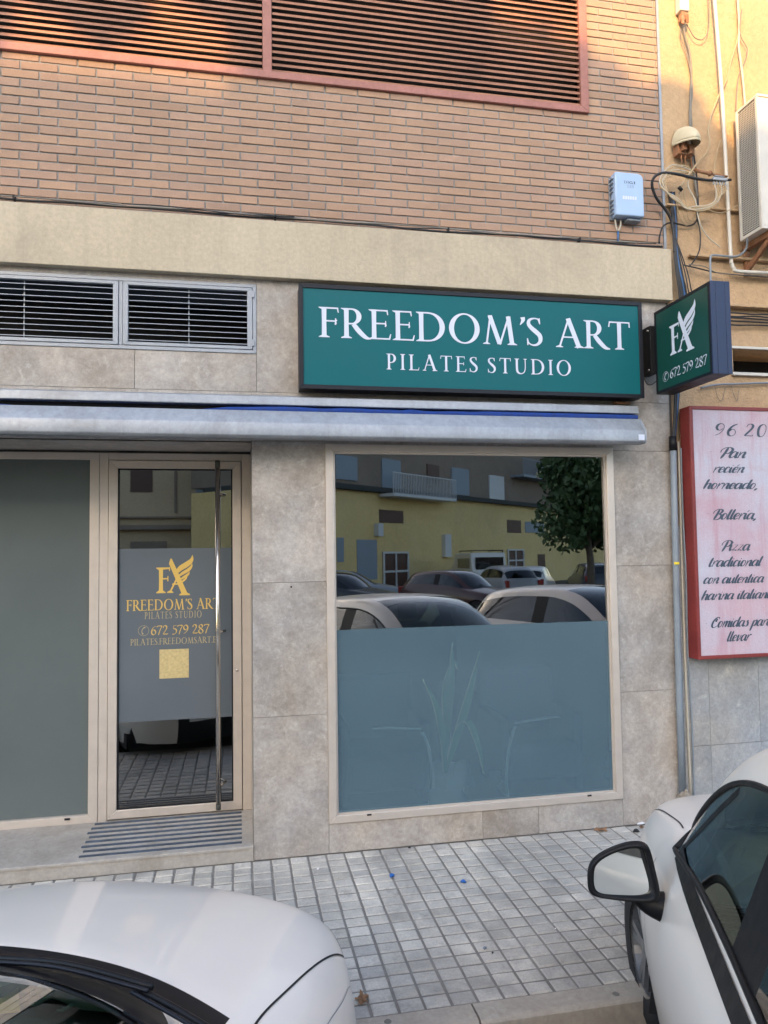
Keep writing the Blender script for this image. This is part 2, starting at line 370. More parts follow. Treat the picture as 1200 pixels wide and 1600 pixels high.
def bowl(x,y0,y1,wd,tk=TK*1.05,tn=TN):
    cy=(y0+y1)/2; ry=(y1-y0)/2; n=18; O=[];I=[]
    for k in range(n+1):
        a=-math.pi/2+math.pi*k/n
        O.append((x+wd*max(0,math.cos(a))**.9,cy+ry*math.sin(a))); I.append((x+(wd-tk)*max(0,math.cos(a))**.9,cy+(ry-tn)*math.sin(a)))
    return [('strip',O,I)]
def ringO(cx,cy,rx,ry,tk=TK*1.08,tn=TN,rot=-.18):
    O=[];I=[];n=36
    for k in range(n+1):
        a=2*math.pi*k/n; O.append((cx+rx*math.cos(a),cy+ry*math.sin(a)))
        ix,iy=(rx-tk*.97)*math.cos(a),(ry-tn)*math.sin(a); I.append((cx+ix*math.cos(rot*.5)-iy*math.sin(rot*.5)*.4,cy+iy+ix*math.sin(rot*.5)*.4))
    return [('strip',O,I)]
def line(a,b,w,w2=None): return rib([a,b],[w,w2 or w],1)
def vser(x,y0,y1,w=.045): return [('poly',[(x-w,y0),(x,y0),(x+w*.35,y1),(x-w*.2,y1)])]
def arm(x0,x1,y,t=TN,up=0,dn=0):
    o=[('poly',[(x0,y),(x1,y),(x1,y+t),(x0,y+t)])]
    if up: o+=[('poly',[(x1-.05,y),(x1,y),(x1+.035,y+up),(x1+.005,y+up)])]
    if dn: o+=[('poly',[(x1-.045,y+t),(x1,y+t),(x1+.015,y+t-dn),(x1-.012,y+t-dn)])]
    return o
SPT=[(.42,.80),(.37,.94),(.235,.965),(.10,.90),(.075,.76),(.17,.62),(.30,.50),(.42,.36),(.43,.18),(.33,.055),(.19,.03),(.07,.10),(.03,.24)]
SW=[.035,.045,.05,.09,.115,.14,.15,.14,.115,.08,.05,.045,.035]
CAPS={
'F':(lambda:stem(.16)+ser(.16,0)+ser(.16,1,up=-1,r=0)+arm(.16,.56,1-TN,dn=.17)+arm(.16,.50,.52,up=.07,dn=.12)+[('poly',[(.455,.42),(.50,.42),(.50,.64),(.47,.64)])],.60),
'E':(lambda:stem(.16)+ser(.16,0,r=0)+ser(.16,1,up=-1,r=0)+arm(.16,.56,1-TN,dn=.17)+arm(.16,.51,.51,dn=.1)+[('poly',[(.47,.43),(.51,.43),(.51,.63),(.485,.63)])]+arm(.16,.62,0,up=.19),.66),
'R':(lambda:stem(.16)+ser(.16,0)+ser(.16,1,up=-1,r=0)+arm(.16,.32,1-TN)+arm(.16,.32,.46)+bowl(.30,.46,1,.29)+rib([(.36,.47),(.52,.24),(.70,.05),(.86,.0)],[.13,.15,.12,.03]),.76),
'D':(lambda:stem(.16)+ser(.16,0,r=0)+ser(.16,1,up=-1,r=0)+arm(.16,.36,1-TN)+arm(.16,.36,0)+bowl(.34,0,1,.52,TK*1.15),.92),
'O':(lambda:ringO(.50,.5,.465,.525,TK*1.15),1.0),
'M':(lambda:line((.14,0),(.27,1),TN*1.15)+line((.25,.99),(.54,.02),TK)+line((.55,.0),(.84,1),TN*1.2)+line((.82,.99),(.93,0),TK)+ser(.14,0,.05)+ser(.93,0,TK,l=.08)+[('poly',[(.17,1),(.31,1),(.31,.95)])],1.08),
"'":(lambda:rib([(.16,.99),(.17,.88),(.08,.72)],[.14,.11,.02]),.24),
'S':(lambda:rib(SPT,SW)+[('poly',[(.39,.98),(.43,.98),(.44,.77),(.41,.77)]),('poly',[(.02,.02),(.055,.02),(.045,.26),(.01,.26)])],.52),
'A':(lambda:line((.13,0),(.44,1.02),TN*1.15)+line((.42,1.03),(.76,0),TK*1.08,TK*1.08)+arm(.24,.62,.34,TN*.95)+ser(.13,0,.05,l=.09,r=.09)+ser(.76,0,TK,l=.08,r=.09),.88),
'T':(lambda:stem(.38)+ser(.38,0)+arm(.05,.71,1-TN)+[('poly',[(.05,1),(.085,1),(.06,.80),(.02,.80)]),('poly',[(.69,1),(.73,1),(.74,.80),(.70,.80)])],.76),
'P':(lambda:stem(.16)+ser(.16,0)+ser(.16,1,up=-1,r=0)+arm(.16,.30,1-TN)+arm(.20,.30,.42)+bowl(.28,.42,1,.30),.62),
'I':(lambda:stem(.16)+ser(.16,0)+ser(.16,1,up=-1),.32),
'L':(lambda:stem(.16)+ser(.16,0,r=0)+ser(.16,1,up=-1)+arm(.16,.60,0,up=.19),.62),
'U':(lambda:rib([(.17,1),(.17,.4),(.22,.12),(.42,.02),(.62,.12),(.70,.4),(.70,1)],[TK,TK,TK*.95,.07,.055,.055,.055])+ser(.17,1,up=-1)+ser(.70,1,.055,up=-1),.86),
'.':(lambda:[('poly',[(.1+.07*math.cos(a*math.pi/5),.07+.07*math.sin(a*math.pi/5)) for a in range(10)])],.2),
}
def pen(pts,tk=.13,tn=.035,ang=35,sm=7):
    C=catmull([(p[0],p[1],0) for p in pts],sm); ws=[]
    for i,p in enumerate(C):
        t=C[min(i+1,len(C)-1)]-C[max(i-1,0)]; a=math.atan2(t.y,t.x)-R(ang); e=min(1,.45+min(i,len(C)-1-i)/3)
        ws.append((tn+(tk-tn)*abs(math.sin(a))**1.2)*e)
    return rib([(p.x,p.y) for p in C],ws,1) if len(C)<3 else rib([(p.x,p.y) for p in C],ws,1)
def rib1(pts,ws): return rib(pts,ws,1)
DIG={
'6':([[(.52,.95),(.25,.78),(.07,.45),(.10,.14),(.28,.02),(.46,.12),(.50,.33),(.38,.52),(.22,.52),(.10,.38)]],.60),
'7':([[(.04,.82),(.06,.93),(.50,.93),(.40,.66),(.26,.30),(.16,-.03)]],.56),
'2':([[(.07,.72),(.13,.91),(.30,.97),(.44,.85),(.42,.64),(.26,.36),(.05,.06)],[(.05,.05),(.28,.06),(.52,.05),(.56,.14)]],.62),
'5':([[(.50,.95),(.20,.93)],[(.20,.95),(.14,.56)],[(.13,.56),(.30,.60),(.46,.48),(.48,.27),(.36,.08),(.18,.01),(.04,.03)]],.56),
'9':([[(.06,.03),(.32,.20),(.50,.50),(.48,.82),(.30,.96),(.12,.86),(.07,.65),(.18,.47),(.34,.46),(.47,.60)]],.60),
'8':([[(.28,.52),(.12,.66),(.13,.86),(.29,.96),(.44,.86),(.43,.68),(.28,.53),(.08,.36),(.07,.14),(.26,.01),(.47,.11),(.49,.32),(.28,.52)]],.60),
'4':([[(.42,.98),(.05,.30),(.55,.30)],[(.42,.70),(.38,-.02)]],.60),
'3':([[(.08,.84),(.28,.97),(.46,.82),(.36,.58),(.22,.52),(.42,.42),(.50,.22),(.34,.03),(.06,.08)]],.58),
'0':([[(.28,.98),(.09,.80),(.05,.45),(.13,.10),(.28,.0),(.44,.12),(.51,.5),(.44,.86),(.28,.98)]],.62),
}
def phone_sym():
    o=ringO(.5,.48,.5,.5,.035,.035,0)
    return o+rib([(.66,.80),(.48,.72),(.36,.50),(.36,.30),(.46,.14)],[.17,.08,.07,.08,.17],6)
# script (drawn upright, slanted afterwards); pointed pen: thick going down
def spen(pts,tk=.165,tn=.065,sm=6):
    C=catmull([(p[0],p[1],0) for p in pts],sm); ws=[]
    for i,p in enumerate(C):
        t=C[min(i+1,len(C)-1)]-C[max(i-1,0)]; t.normalize(); e=min(1,.4+min(i,len(C)-1-i)/3)
        ws.append((tn+(tk-tn)*max(0,-t.y)**1.3)*e)
    return rib([(p.x,p.y) for p in C],ws,1)
_a=[[(.36,.44),(.24,.50),(.09,.40),(.04,.18),(.14,.02),(.28,.12),(.38,.34),(.40,.48)],[(.40,.50),(.38,.20),(.44,.02),(.54,.10)]]
_i=[[(.08,.50),(.07,.20),(.13,.02),(.24,.12)]]
SCR={
'a':(_a,.50),'i':(_i+[[(.12,.74),(.12,.64)]],.22),'n':([[(.07,.50),(.06,.0)],[(.07,.16),(.17,.40),(.28,.49),(.35,.38),(.33,.16),(.39,.02),(.49,.12)]],.46),
'r':([[(.07,.50),(.06,.0)],[(.07,.18),(.16,.40),(.26,.50),(.33,.43)]],.34),'e':([[(.06,.24),(.22,.27),(.32,.38),(.24,.50),(.10,.42),(.05,.20),(.14,.02),(.34,.12)]],.36),
'c':([[(.32,.40),(.24,.50),(.11,.42),(.05,.20),(.14,.02),(.34,.12)]],.35),'h':([[(.12,1.0),(.08,.5),(.06,.0)],[(.07,.16),(.17,.40),(.28,.49),(.35,.38),(.33,.16),(.39,.02),(.49,.12)]],.46),
'o':([[(.20,.50),(.08,.40),(.05,.16),(.15,.02),(.29,.12),(.32,.36),(.22,.49)]],.38),'d':([_a[0],[(.44,1.0),(.40,.5),(.38,.20),(.44,.02),(.54,.10)]],.50),
'm':([[(.07,.50),(.06,.0)],[(.07,.16),(.15,.40),(.24,.49),(.29,.38),(.28,.0)],[(.29,.16),(.38,.40),(.47,.49),(.53,.38),(.51,.16),(.57,.02),(.66,.12)]],.63),
'l':([[(.13,1.0),(.09,.5),(.07,.18),(.13,.02),(.24,.12)]],.23),'t':([[(.14,.86),(.09,.4),(.08,.16),(.14,.02),(.26,.12)],[(.0,.50),(.24,.53)]],.24),
'u':([[(.07,.50),(.06,.18),(.13,.02),(.25,.14),(.35,.40)],[(.36,.50),(.34,.18),(.40,.02),(.50,.12)]],.46),'v':([[(.05,.50),(.10,.44),(.10,.12),(.16,.02),(.28,.20),(.31,.44),(.38,.46)]],.40),
'p':([[(.08,.50),(.06,.0),(.02,-.36)],[(.07,.16),(.17,.42),(.29,.49),(.35,.30),(.27,.06),(.14,.04)]],.42),'s':([[(.24,.50),(.17,.42),(.26,.26),(.24,.06),(.08,.03),(.03,.12)]],.34),
'z':([[(.04,.46),(.32,.47)],[(.32,.47),(.04,.04)],[(.04,.04),(.20,.07),(.36,.02)]],.38),'-':([[(.02,.30),(.20,.31)]],.30),',':([[(.10,.08),(.11,.0),(.03,-.14)]],.2),
'P':([[(.34,.98),(.30,.5),(.20,-.06)],[(.02,.50),(.03,.78),(.24,.98),(.52,.96),(.66,.76),(.56,.48),(.34,.40)]],.62),
'B':([[(.34,.98),(.30,.5),(.22,.0)],[(.02,.56),(.05,.82),(.28,.99),(.52,.94),(.58,.76),(.46,.56),(.34,.52)],[(.40,.54),(.60,.44),(.62,.18),(.44,.0),(.20,.02)]],.66),
'C':([[(.58,.80),(.50,.98),(.28,.90),(.12,.55),(.14,.16),(.32,.0),(.56,.18)],[(.40,.84),(.34,.62),(.44,.56)]],.60),
}
def place_polys(mb,polys,fn,k0,lift=.00015):
    for i,p in enumerate(polys):
        d=k0+lift*(i%9)
        if p[0]=='poly': mb.add([fn(u,v,d) for u,v in p[1]],[tuple(range(len(p[1])))])
        else:
            L,Rr=p[1],p[2]; n=len(L); mb.add([fn(u,v,d) for u,v in L]+[fn(u,v,d) for u,v in Rr],[(j,j+1,n+j+1,n+j) for j in range(n-1)])
def shift(polys,dx,dy=0,s=1,slant=0):
    f=lambda a:(dx+s*(a[0]+slant*a[1]),dy+s*a[1]); o=[]
    for p in polys: o.append((p[0],)+tuple([f(a) for a in l] for l in p[1:]))
    return o
def run(text,kind,track=.1,space=.45):
    """returns polys in cap-height units and the total advance"""
    x=0;o=[];prev=None
    for ch in text:
        if ch==' ': x+=space; continue
        if kind=='caps': gph,adv=CAPS[ch]; ps=gph(); sl=0
        elif kind=='dig': st,adv=DIG[ch]; ps=sum([pen(s) for s in st],[]); sl=0
        elif kind=='ital': st,adv=DIG[ch]; ps=sum([spen(s,.16,.045) for s in st],[]); sl=.22
        else:
            base={'é':'e','í':'i'}.get(ch,ch); st,adv=SCR[base]
            st=list(st)
            if ch=='í': st=st[:1]+[[(.20,.86),(.12,.64)]]
            if ch=='é': st=st+[[(.30,.84),(.20,.62)]]
            st=[[(a,b*1.22 if b<=.52 else .634+(b-.52)*.76) for a,b in q] for q in st] if ch.islower() else st; ps=sum([spen(s) for s in st],[]); sl=.34
        o+=shift(ps,x,0,1,sl); x+=adv+track
    return o,x-track
def text_mesh(name,text,kind,mat,parent,fn,u0,u1,v0,v1,track=.1,space=.45,d=0.0):
    """fit text in the rectangle u0..u1 (width) with baseline v0 and cap height v1-v0"""
    ps,w=run(text,kind,track,space); su=(u1-u0)/w; sv=v1-v0
    mb=MB(); place_polys(mb,[(p[0],)+tuple([(u0+su*a[0],v0+sv*a[1]) for a in l] for l in p[1:]) for p in ps],fn,d)
    return mb.build(name,mat,parent,fix=False)
def wing_logo():
    """F A with a wing, unit box about 0..1 wide, 0..1 high"""
    o=[]
    o+=[('poly',[(.09,.06),(.20,.06),(.195,.35),(.20,.66),(.09,.66),(.095,.35)]),('poly',[(.02,.02),(.27,.02),(.27,.045),(.20,.09),(.09,.09),(.02,.045)]),
        ('poly',[(.02,.70),(.38,.70),(.36,.655),(.09,.63),(.02,.675)]),('poly',[(.355,.70),(.39,.70),(.385,.60),(.365,.60)]),
        ('poly',[(.15,.38),(.33,.385),(.33,.42),(.15,.415)]),('poly',[(.315,.33),(.345,.33),(.345,.47),(.32,.47)])]
    o+=[('poly',[(.40,.93),(.435,.93),(.87,-.02),(.71,-.02),(.36,.80)]),('poly',[(.64,-.05),(.93,-.05),(.93,-.02),(.85,.02),(.72,.02),(.64,-.02)])]
    o+=[('poly',[(.375,.055),(.42,.055),(.60,.40),(.57,.44)]),('poly',[(.31,.02),(.48,.02),(.48,.045),(.42,.08),(.37,.08),(.31,.045)]),('poly',[(.44,.235),(.66,.235),(.65,.27),(.455,.27)])]
    def feather(pts,ws): return rib(pts,ws,8)
    o+=feather([(.52,.50),(.66,.66),(.84,.77),(.97,.88),(1.0,1.02)],[.05,.13,.14,.10,.005])
    o+=feather([(.57,.42),(.72,.53),(.88,.62),(.965,.71),(.985,.80)],[.03,.075,.085,.06,.005])
    o+=feather([(.63,.35),(.76,.43),(.87,.50),(.925,.58)],[.03,.06,.06,.005])
    o+=feather([(.66,.28),(.74,.33),(.82,.40),(.86,.46)],[.03,.05,.045,.005])
    return o
# ------------------------------------------------------------ ground
GZ=-.12
mb=MB(); mb.box(-9,14,-1.575,.62,-.10,-.006); tag(mb.build('pavement_bed',M['grout']),kind='structure')
mb=MB(); pt=.1088; x=.939-pt*90; rr=random.Random(3)
while x<9:
    for k in range(19):
        y0=-1.575+k*.0872+.006+rr.uniform(-.0015,.0015); y1=min(-1.575+(k+1)*.0872-.0065+rr.uniform(-.0015,.0015),-.004)
        if y1-y0<.015: continue
        dx=rr.uniform(-.0012,.0012); h=rr.uniform(-.0018,.0012); t1=rr.uniform(-.0012,.0012); t2=rr.uniform(-.0012,.0012); gx=.0072+(.0018 if round((x-.939)/pt)%2 else 0); c=.005
        xa,xb=x+gx+dx,x+pt-gx*.55+dx
        lo=[(xa,y0,-.012),(xb,y0,-.012),(xb,y1,-.012),(xa,y1,-.012)]
        md=[(xa,y0,-.004),(xb,y0,-.004),(xb,y1,-.004),(xa,y1,-.004)]
        hi=[(xa+c,y0+c,h+t1),(xb-c,y0+c,h-t1),(xb-c,y1-c,h+t2),(xa+c,y1-c,h-t2)]
        mb.add(lo+md+hi,[(0,1,5,4),(1,2,6,5),(2,3,7,6),(3,0,4,7),(4,5,9,8),(5,6,10,9),(6,7,11,10),(7,4,8,11),(8,9,10,11)])
    x+=pt
o=mb.build('pavement',M['tile'],fix=False); tag(o,kind='structure')
for a,b_ in ((-9,-4.9),(-4.893,-3.0),(-2.993,-1.1),(-1.093,.905),(.913,2.9),(2.907,4.9),(4.907,14)):
    mb=MB(); 
    pr=[(-1.577,-.30),(-1.577,-.003),(-1.668,-.003),(-1.680,-.006),(-1.690,-.016),(-1.708,-.30)]
    mb.prism(pr,lambda u,v,d:(d,u,v),a,b_)
    if a<-8: KB=mb
    else: KB.add(mb.v,mb.f)
tag(KB.build('kerb',M['kerb']),kind='structure')
mb=MB(); mb.add([(-400,-400,GZ),(400,-400,GZ),(400,400,GZ),(-400,400,GZ)],[(0,1,2,3)]); tag(mb.build('road',M['asphalt']),kind='structure')

# ------------------------------------------------------------ pilates studio building
B=thing('studio_building','brick building with cream beam and grey marble shop front of the studio','building',(0,0,0))
# cladding slabs
mb=MB(); gp_=.0012; th=.03
def slab(x0,x1,z0,z1,y=0.0): mb.box(x0+gp_,x1-gp_,y,y+th,z0+gp_,z1-gp_)
slab(.080,.527,0,.83);slab(.080,.527,.83,1.63);slab(.080,.527,1.63,2.49)
slab(.527,1.496,0,.176);slab(1.496,1.87,0,.176);slab(1.87,2.455,0,.176)
slab(2.455,2.888,0,.86);slab(2.455,2.888,.86,1.69);slab(2.455,2.888,1.69,2.46);slab(2.455,2.888,2.46,2.79)
slab(.527,1.3,2.478,2.79);slab(1.3,2.455,2.478,2.79);slab(.080,.527,2.49,2.79)
slab(-.58,.080,2.49,2.79);slab(-1.5,-.58,2.49,2.79);slab(-2.4,-1.5,2.49,2.79);slab(-3.4,-2.4,2.49,2.79)
slab(.111,.60,2.79,3.49);slab(.60,1.5,2.79,3.49);slab(1.5,2.2,2.79,3.49);slab(2.2,2.888,2.79,3.49)
slab(-.60,.111,2.79,3.024);slab(-1.55,-.60,2.79,3.024);slab(-3.4,-1.55,2.79,3.024);slab(-3.4,.111,3.456,3.49)
mb.build('cladding',M['marble'],B)
q=P(455,917,Y=-.001); mb=MB(); mb.lathe([(0,.0012),(.006,.0012)],12,Matrix.Translation((q.x,-.0005,q.z))@Matrix.Rotation(R(90),4,'X')); mb.build('drill_hole',M['dark'],B)
mb=MB(); wall_holes(mb,-3.4,2.888,-.1,3.49,.031,[(.53,2.45,.18,2.47),(-3.3,.078,-.05,2.488),(-3.3,.111,3.026,3.454)],.03)
mb.box(2.887,2.905,.004,.4,0,3.49)
mb.build('wall_core',M['joint'],B)
# recess
mb=MB(); mb.box(.079,.12,.032,.56,.05,2.49); mb.box(-3.4,.08,.032,.7,2.488,2.52); mb.box(-3.4,.12,.561,.6,2.46,2.52)
mb.build('entrance_lining',M['marble'],B)
# step
mb=MB(); mb.prism([(-.004,0),(-.004,.072),(-.012,.074),(-.012,.086),(-.006,.090),(.52,.131),(.52,0)],lambda u,v,d:(d,u,v),-3.4,.0785)
st=mb.build('step',M['stepstone'],B)
mb=MB()
for k in range(8):
    y=.035+k*.0595; z=.0905+.0788*(y+.006)
    x0=-.90+.012*math.sin(k*2.1); x1=.012-(.0 if k else .0)
    mb.add([(x0,y,z+.003),(x1,y,z+.003),(x1,y+.021,z+.0046),(x0,y+.021,z+.0046),(x0,y,z-.003),(x1,y,z-.003),(x1,y+.021,z-.003),(x0,y+.021,z-.003)],[(0,1,2,3),(0,1,5,4),(1,2,6,5),(2,3,7,6),(3,0,4,7)])
mb.build('grip_strip',M['strip'],st)
# cream beam
mb=MB(); mb.box(-3.4,2.912,-.05,.2,3.489,3.845); bmo=mb.build('beam',M['beam'],B,bevel=.004)
# bricks
CO=.0544; PX=.211; zb=P(0,304,Y=0).z; JX=P(62,82,Y=0).x; z0=3.849
mb=MB(); jt=.0098; rb=random.Random(11)
LX0,LX1,LZ0,LZ1=-3.0,2.352,4.766,6.40
row0=int((zb-z0)/CO)+1
zf=P(62,88,Y=0).z; rfr=round((zf-zb)/CO-.5)
for r_ in range(-row0,48):
    za=zb+r_*CO+jt/2; zt=za+CO-jt
    if zt<z0+.005: continue
    za=max(za,z0)
    off=JX+(0 if (r_-rfr)%2==0 else PX/2)
    k=-22
    while True:
        xa=off+k*PX+jt/2; xb=xa+PX-jt; k+=1
        if xa>2.886: break
        if xb<-3.4: continue
        xb=min(xb,2.886); 
        segs=[(xa,xb,za,zt)]
        if zt>LZ0 and za<LZ1:
            if zt<=LZ0+CO and za<LZ0: segs=[(xa,xb,za,min(zt,LZ0-.001))] if xa<LX1 else segs
            if za>=LZ0 or zt>LZ0+CO*.98:
                segs=[]
                if xb>LX1+.008: segs.append((max(xa,LX1+.003),xb,za,zt))
                if xa<LX0-.01: segs.append((xa,min(xb,LX0-.003),za,zt))
        for (a,b_,c,d) in segs:
            if b_-a<.012 or d-c<.006: continue
            yy=rb.uniform(-.0015,.0012); e=.002
            w=[rb.uniform(-.0006,.0006) for _ in range(4)]
            bk=[(a,.02,c),(b_,.02,c),(b_,.02,d),(a,.02,d)]; md=[(a,yy+e,c),(b_,yy+e,c),(b_,yy+e,d),(a,yy+e,d)]; hi=[(a+e,yy+w[0],c+e),(b_-e,yy+w[1],c+e),(b_-e,yy+w[2],d-e),(a+e,yy+w[3],d-e)]
            mb.add(bk+md+hi,[(0,1,5,4),(1,2,6,5),(2,3,7,6),(3,0,4,7),(4,5,9,8),(5,6,10,9),(6,7,11,10),(7,4,8,11),(8,9,10,11)])
mb.build('brick_wall',M['brick'],B,fix=False)
mb=MB(); wall_holes(mb,-3.4,2.890,3.845,6.5,.0062,[(LX0,LX1,LZ0,LZ1)],.05); mb.box(-3.4,2.89,.007,.25,6.501,12); mb.box(-3.45,-3.40,.007,.25,-.1,12)
mb.build('mortar',M['mortar'],B)
# roof slab and side wall so that the block is closed
mb=MB(); mb.box(-3.45,2.9,.25,8,12,12.2); mb.box(-3.45,2.9,7.9,8,-.1,12); mb.box(-3.45,-3.35,.25,7.9,-.1,12); mb.box(-3.35,2.88,.7,7.9,3.3,3.4)
mb.build('upper_block',M['interior'],B)
mb=MB(); mb.box(2.888,2.906,-.006,.03,3.85,9); mb.build('flashing',M['alugrey'],B)
# louvred opening
L=MB(); frame_rect(L,LX0,LX1-.001,LZ0,LZ1,.058,-.022,.03,wb=.044)
lf=L.build('louvre_window',M['louvreframe'],B,bevel=.003)
mb=MB(); mb.box(.159,.215,-.017,.03,LZ0+.0445,LZ1-.06); mb.build('mullion',M['louvreframe'],lf,bevel=.002)
for xa,xb in ((LX0+.06,.157),(.217,LX1-.061)):
    mb=MB(); z=LZ0+.046
    while z<LZ1-.09:
        s=rb.uniform(-.0008,.0008)
        n=8
        for k in range(n):
            a=xa+(xb-xa)*k/n; b_=xa+(xb-xa)*(k+1)/n
            w=[rb.uniform(-.0004,.0004) for _ in range(2)] if k else [0,0]
            mb.add([(a,-.008,z+s),(b_,-.008,z+s),(b_,-.007,z+.012+s),(a,-.007,z+.012+s),(a,.006,z+.027),(b_,.006,z+.027),(a,.010,z+.026),(b_,.010,z+.026)],[(0,1,2,3),(3,2,5,4),(4,5,7,6),(0,6,7,1)])
        z+=.0415
    mb.build('slats',M['louvre'],lf,fix=False)
mb=MB(); mb.box(LX0,LX1,.15,.2,LZ0-.1,LZ1+.1); mb.box(LX0,LX1,.03,.15,LZ0-.05,LZ0); mb.build('dark_backing',M['dark'],lf)
# vent windows
vx0,vx1,vz0,vz1=-1.76,.111,3.025,3.455
mb=MB(); frame_rect(mb,vx0,vx1,vz0,vz1,.022,-.006,.03); mb.box(-.69,-.668,-.003,.03,vz0+.023,vz1-.023)
vf=mb.build('vent_window',M['alugrey'],B,bevel=.002)
for xa,xb in ((vx0+.024,-.692),(-.666,vx1-.024)):
    mb=MB(); frame_rect(mb,xa,xb,vz0+.0245,vz1-.0245,.030,-.010,.018,wb=.02,wt=.02); sh=mb.build('vent_sash',M['alugrey'],vf,bevel=.002)
    mb=MB()
    for k in range(11):
        z=vz0+.055+k*.0338
        mb.add([(xa+.031,-.004,z),(xb-.031,-.004,z),(xb-.031,-.003,z+.004),(xa+.031,-.003,z+.004),(xa+.031,.014,z+.0065),(xb-.031,.014,z+.0065)],[(0,1,2,3),(3,2,5,4),(0,4,5,1)])
    mb.box((xa+xb)/2-.003,(xa+xb)/2+.003,.014,.017,vz0+.045,vz1-.045)
    mb.build('vent_slats',M['alugrey'],vf)
for zz in (vz0+.045,vz1-.085): mb=MB(); mb.box(vx1-.026,vx1-.014,-.018,-.006,zz,zz+.04); mb.build('hinge',M['alugrey'],vf)
mb=MB(); mb.box(vx0,vx1,.5,.52,vz0-.05,vz1+.02); mb.box(vx0,vx1,.06,.5,vz0-.05,vz0-.03); mb.build('dark_backing',M['dark'],vf)

# shop window
WX0,WX1,WZ0,WZ1=.527,2.455,.176,2.478
mb=MB(); frame_rect(mb,WX0,WX1,WZ0,WZ1,.050,-.012,.045,wb=.046,wt=.048); w=mb.build('shop_window',M['alu'],B,bevel=.003)
mb=MB(); frame_rect(mb,WX0+.0505,WX1-.0505,WZ0+.0465,WZ1-.0485,.010,.004,.045); mb.build('glazing_bead',M['alu'],w)
def tilt_pane(mb,x0,x1,z0,z1,y,a,pivot):
    f=lambda z:y+(z-pivot)*a
    mb.add([(x0,f(z0),z0),(x1,f(z0),z0),(x1,f(z1),z1),(x0,f(z1),z1)],[(0,1,2,3)]); return mb
TA=.005
mb=MB(); tilt_pane(mb,WX0+.055,WX1-.055,WZ0+.05,1.330,.020,TA,1.3); mb.build('pane',M['glasslow'],w,fix=False)
mb=MB(); tilt_pane(mb,WX0+.055,WX1-.055,1.3301,WZ1-.05,.020,TA,1.3)
o=mb.build('pane',M['glass'],w,fix=False)
mb=MB(); tilt_pane(mb,WX0+.055,WX1-.055,WZ0+.05,1.330,.016,TA,1.3); mb.build('frosted_film',M['film'],w,fix=False)
for px,py in ((577,1273),(921,1243)):
    q=P(px,py,Y=-.013); mb=MB(); mb.box(q.x-.014,q.x+.014,-.0165,-.0125,q.z-.005,q.z+.005); mb.build('drain_cap',M['black'],w)

# entrance glazing
YD=.50
mb=MB(); frame_rect(mb,-3.2,-.880,.128,2.472,.058,YD-.01,YD+.04,wb=.05,wt=.045); lw=mb.build('side_window',M['alu'],B,bevel=.003)
mb=MB(); mb.add([(-3.14,YD+.02,.178),(-.938,YD+.02,.178),(-.938,YD+.02,2.427),(-3.14,YD+.02,2.427)],[(0,1,2,3)]); mb.build('pane',M['glass'],lw,fix=False)
mb=MB(); mb.add([(-3.14,YD+.017,.178),(-.938,YD+.017,.178),(-.938,YD+.017,2.427),(-3.14,YD+.017,2.427)],[(0,1,2,3)]); mb.build('frosted_film',M['filmleft'],lw,fix=False)
q=P(105,1280,Y=YD-.012); mb=MB(); mb.box(q.x-.016,q.x+.016,YD-.0155,YD-.0105,q.z-.006,q.z+.006); mb.build('drain_cap',M['black'],lw)
mb=MB(); 
for a,b_,c,d in ((-.8785,-.825,.125,2.472),(.020,.079,.131,2.472)): mb.box(a,b_,YD-.006,YD+.045,c,d)
mb.box(-.8245,.0195,YD-.006,YD+.045,2.426,2.472)
df=mb.build('door_frame',M['alu'],B,bevel=.002)
mb=MB(); frame_rect(mb,-.822,.0165,.140,2.423,.056,YD-.014,YD+.03,wb=.054,wt=.052)
door=mb.build('door',M['alu'],B,bevel=.003)
mb=MB(); frame_rect(mb,-.7655,-.0400,.1945,2.3705,.008,YD-.004,YD+.03); mb.build('glazing_bead',M['black'],door)
mb=MB(); mb.add([(-.76,YD+.008,.20),(-.045,YD+.008,.20),(-.045,YD+.008,2.366),(-.76,YD+.008,2.366)],[(0,1,2,3)]); mb.build('pane',M['glass'],door,fix=False)
mb=MB(); mb.add([(-.76,YD+.004,.738),(-.045,YD+.004,.738),(-.045,YD+.004,1.848),(-.76,YD+.004,1.848)],[(0,1,2,3)]); mb.build('frosted_film',M['filmdoor'],door,fix=False)
fd=lambda u,v,d:(u,YD+.0030-d,v)
ps=wing_logo(); mb=MB(); place_polys(mb,[(p[0],)+tuple([(-.532+.234*a[0],1.552+.246*a[1]) for a in l] for l in p[1:]) for p in ps],fd,0); mb.build('wing_logo',M['gold'],door,fix=False)
text_mesh('lettering',"FREEDOM'S ART",'caps',M['gold'],door,fd,-.714,-.122,1.447,1.517,.03,.35)
text_mesh('lettering',"PILATES STUDIO",'caps',M['goldthin'],door,fd,-.600,-.240,1.392,1.437,.18,.5)
mb=MB(); place_polys(mb,shift(phone_sym(),-.640,1.285,.068),fd,0); mb.build('phone_symbol',M['goldthin'],door,fix=False)
text_mesh('lettering',"672 579 287",'dig',M['gold'],door,fd,-.560,-.192,1.288,1.348,.04,.35)
text_mesh('lettering',"PILATES.FREEDOMSART.ES",'caps',M['goldthin'],door,fd,-.688,-.124,1.225,1.266,.04,.3)
mb=MB(); mb.box(-.507,-.322,YD+.0018,YD+.0032,1.005,1.192); mb.build('gold_sticker',M['sand'],door)
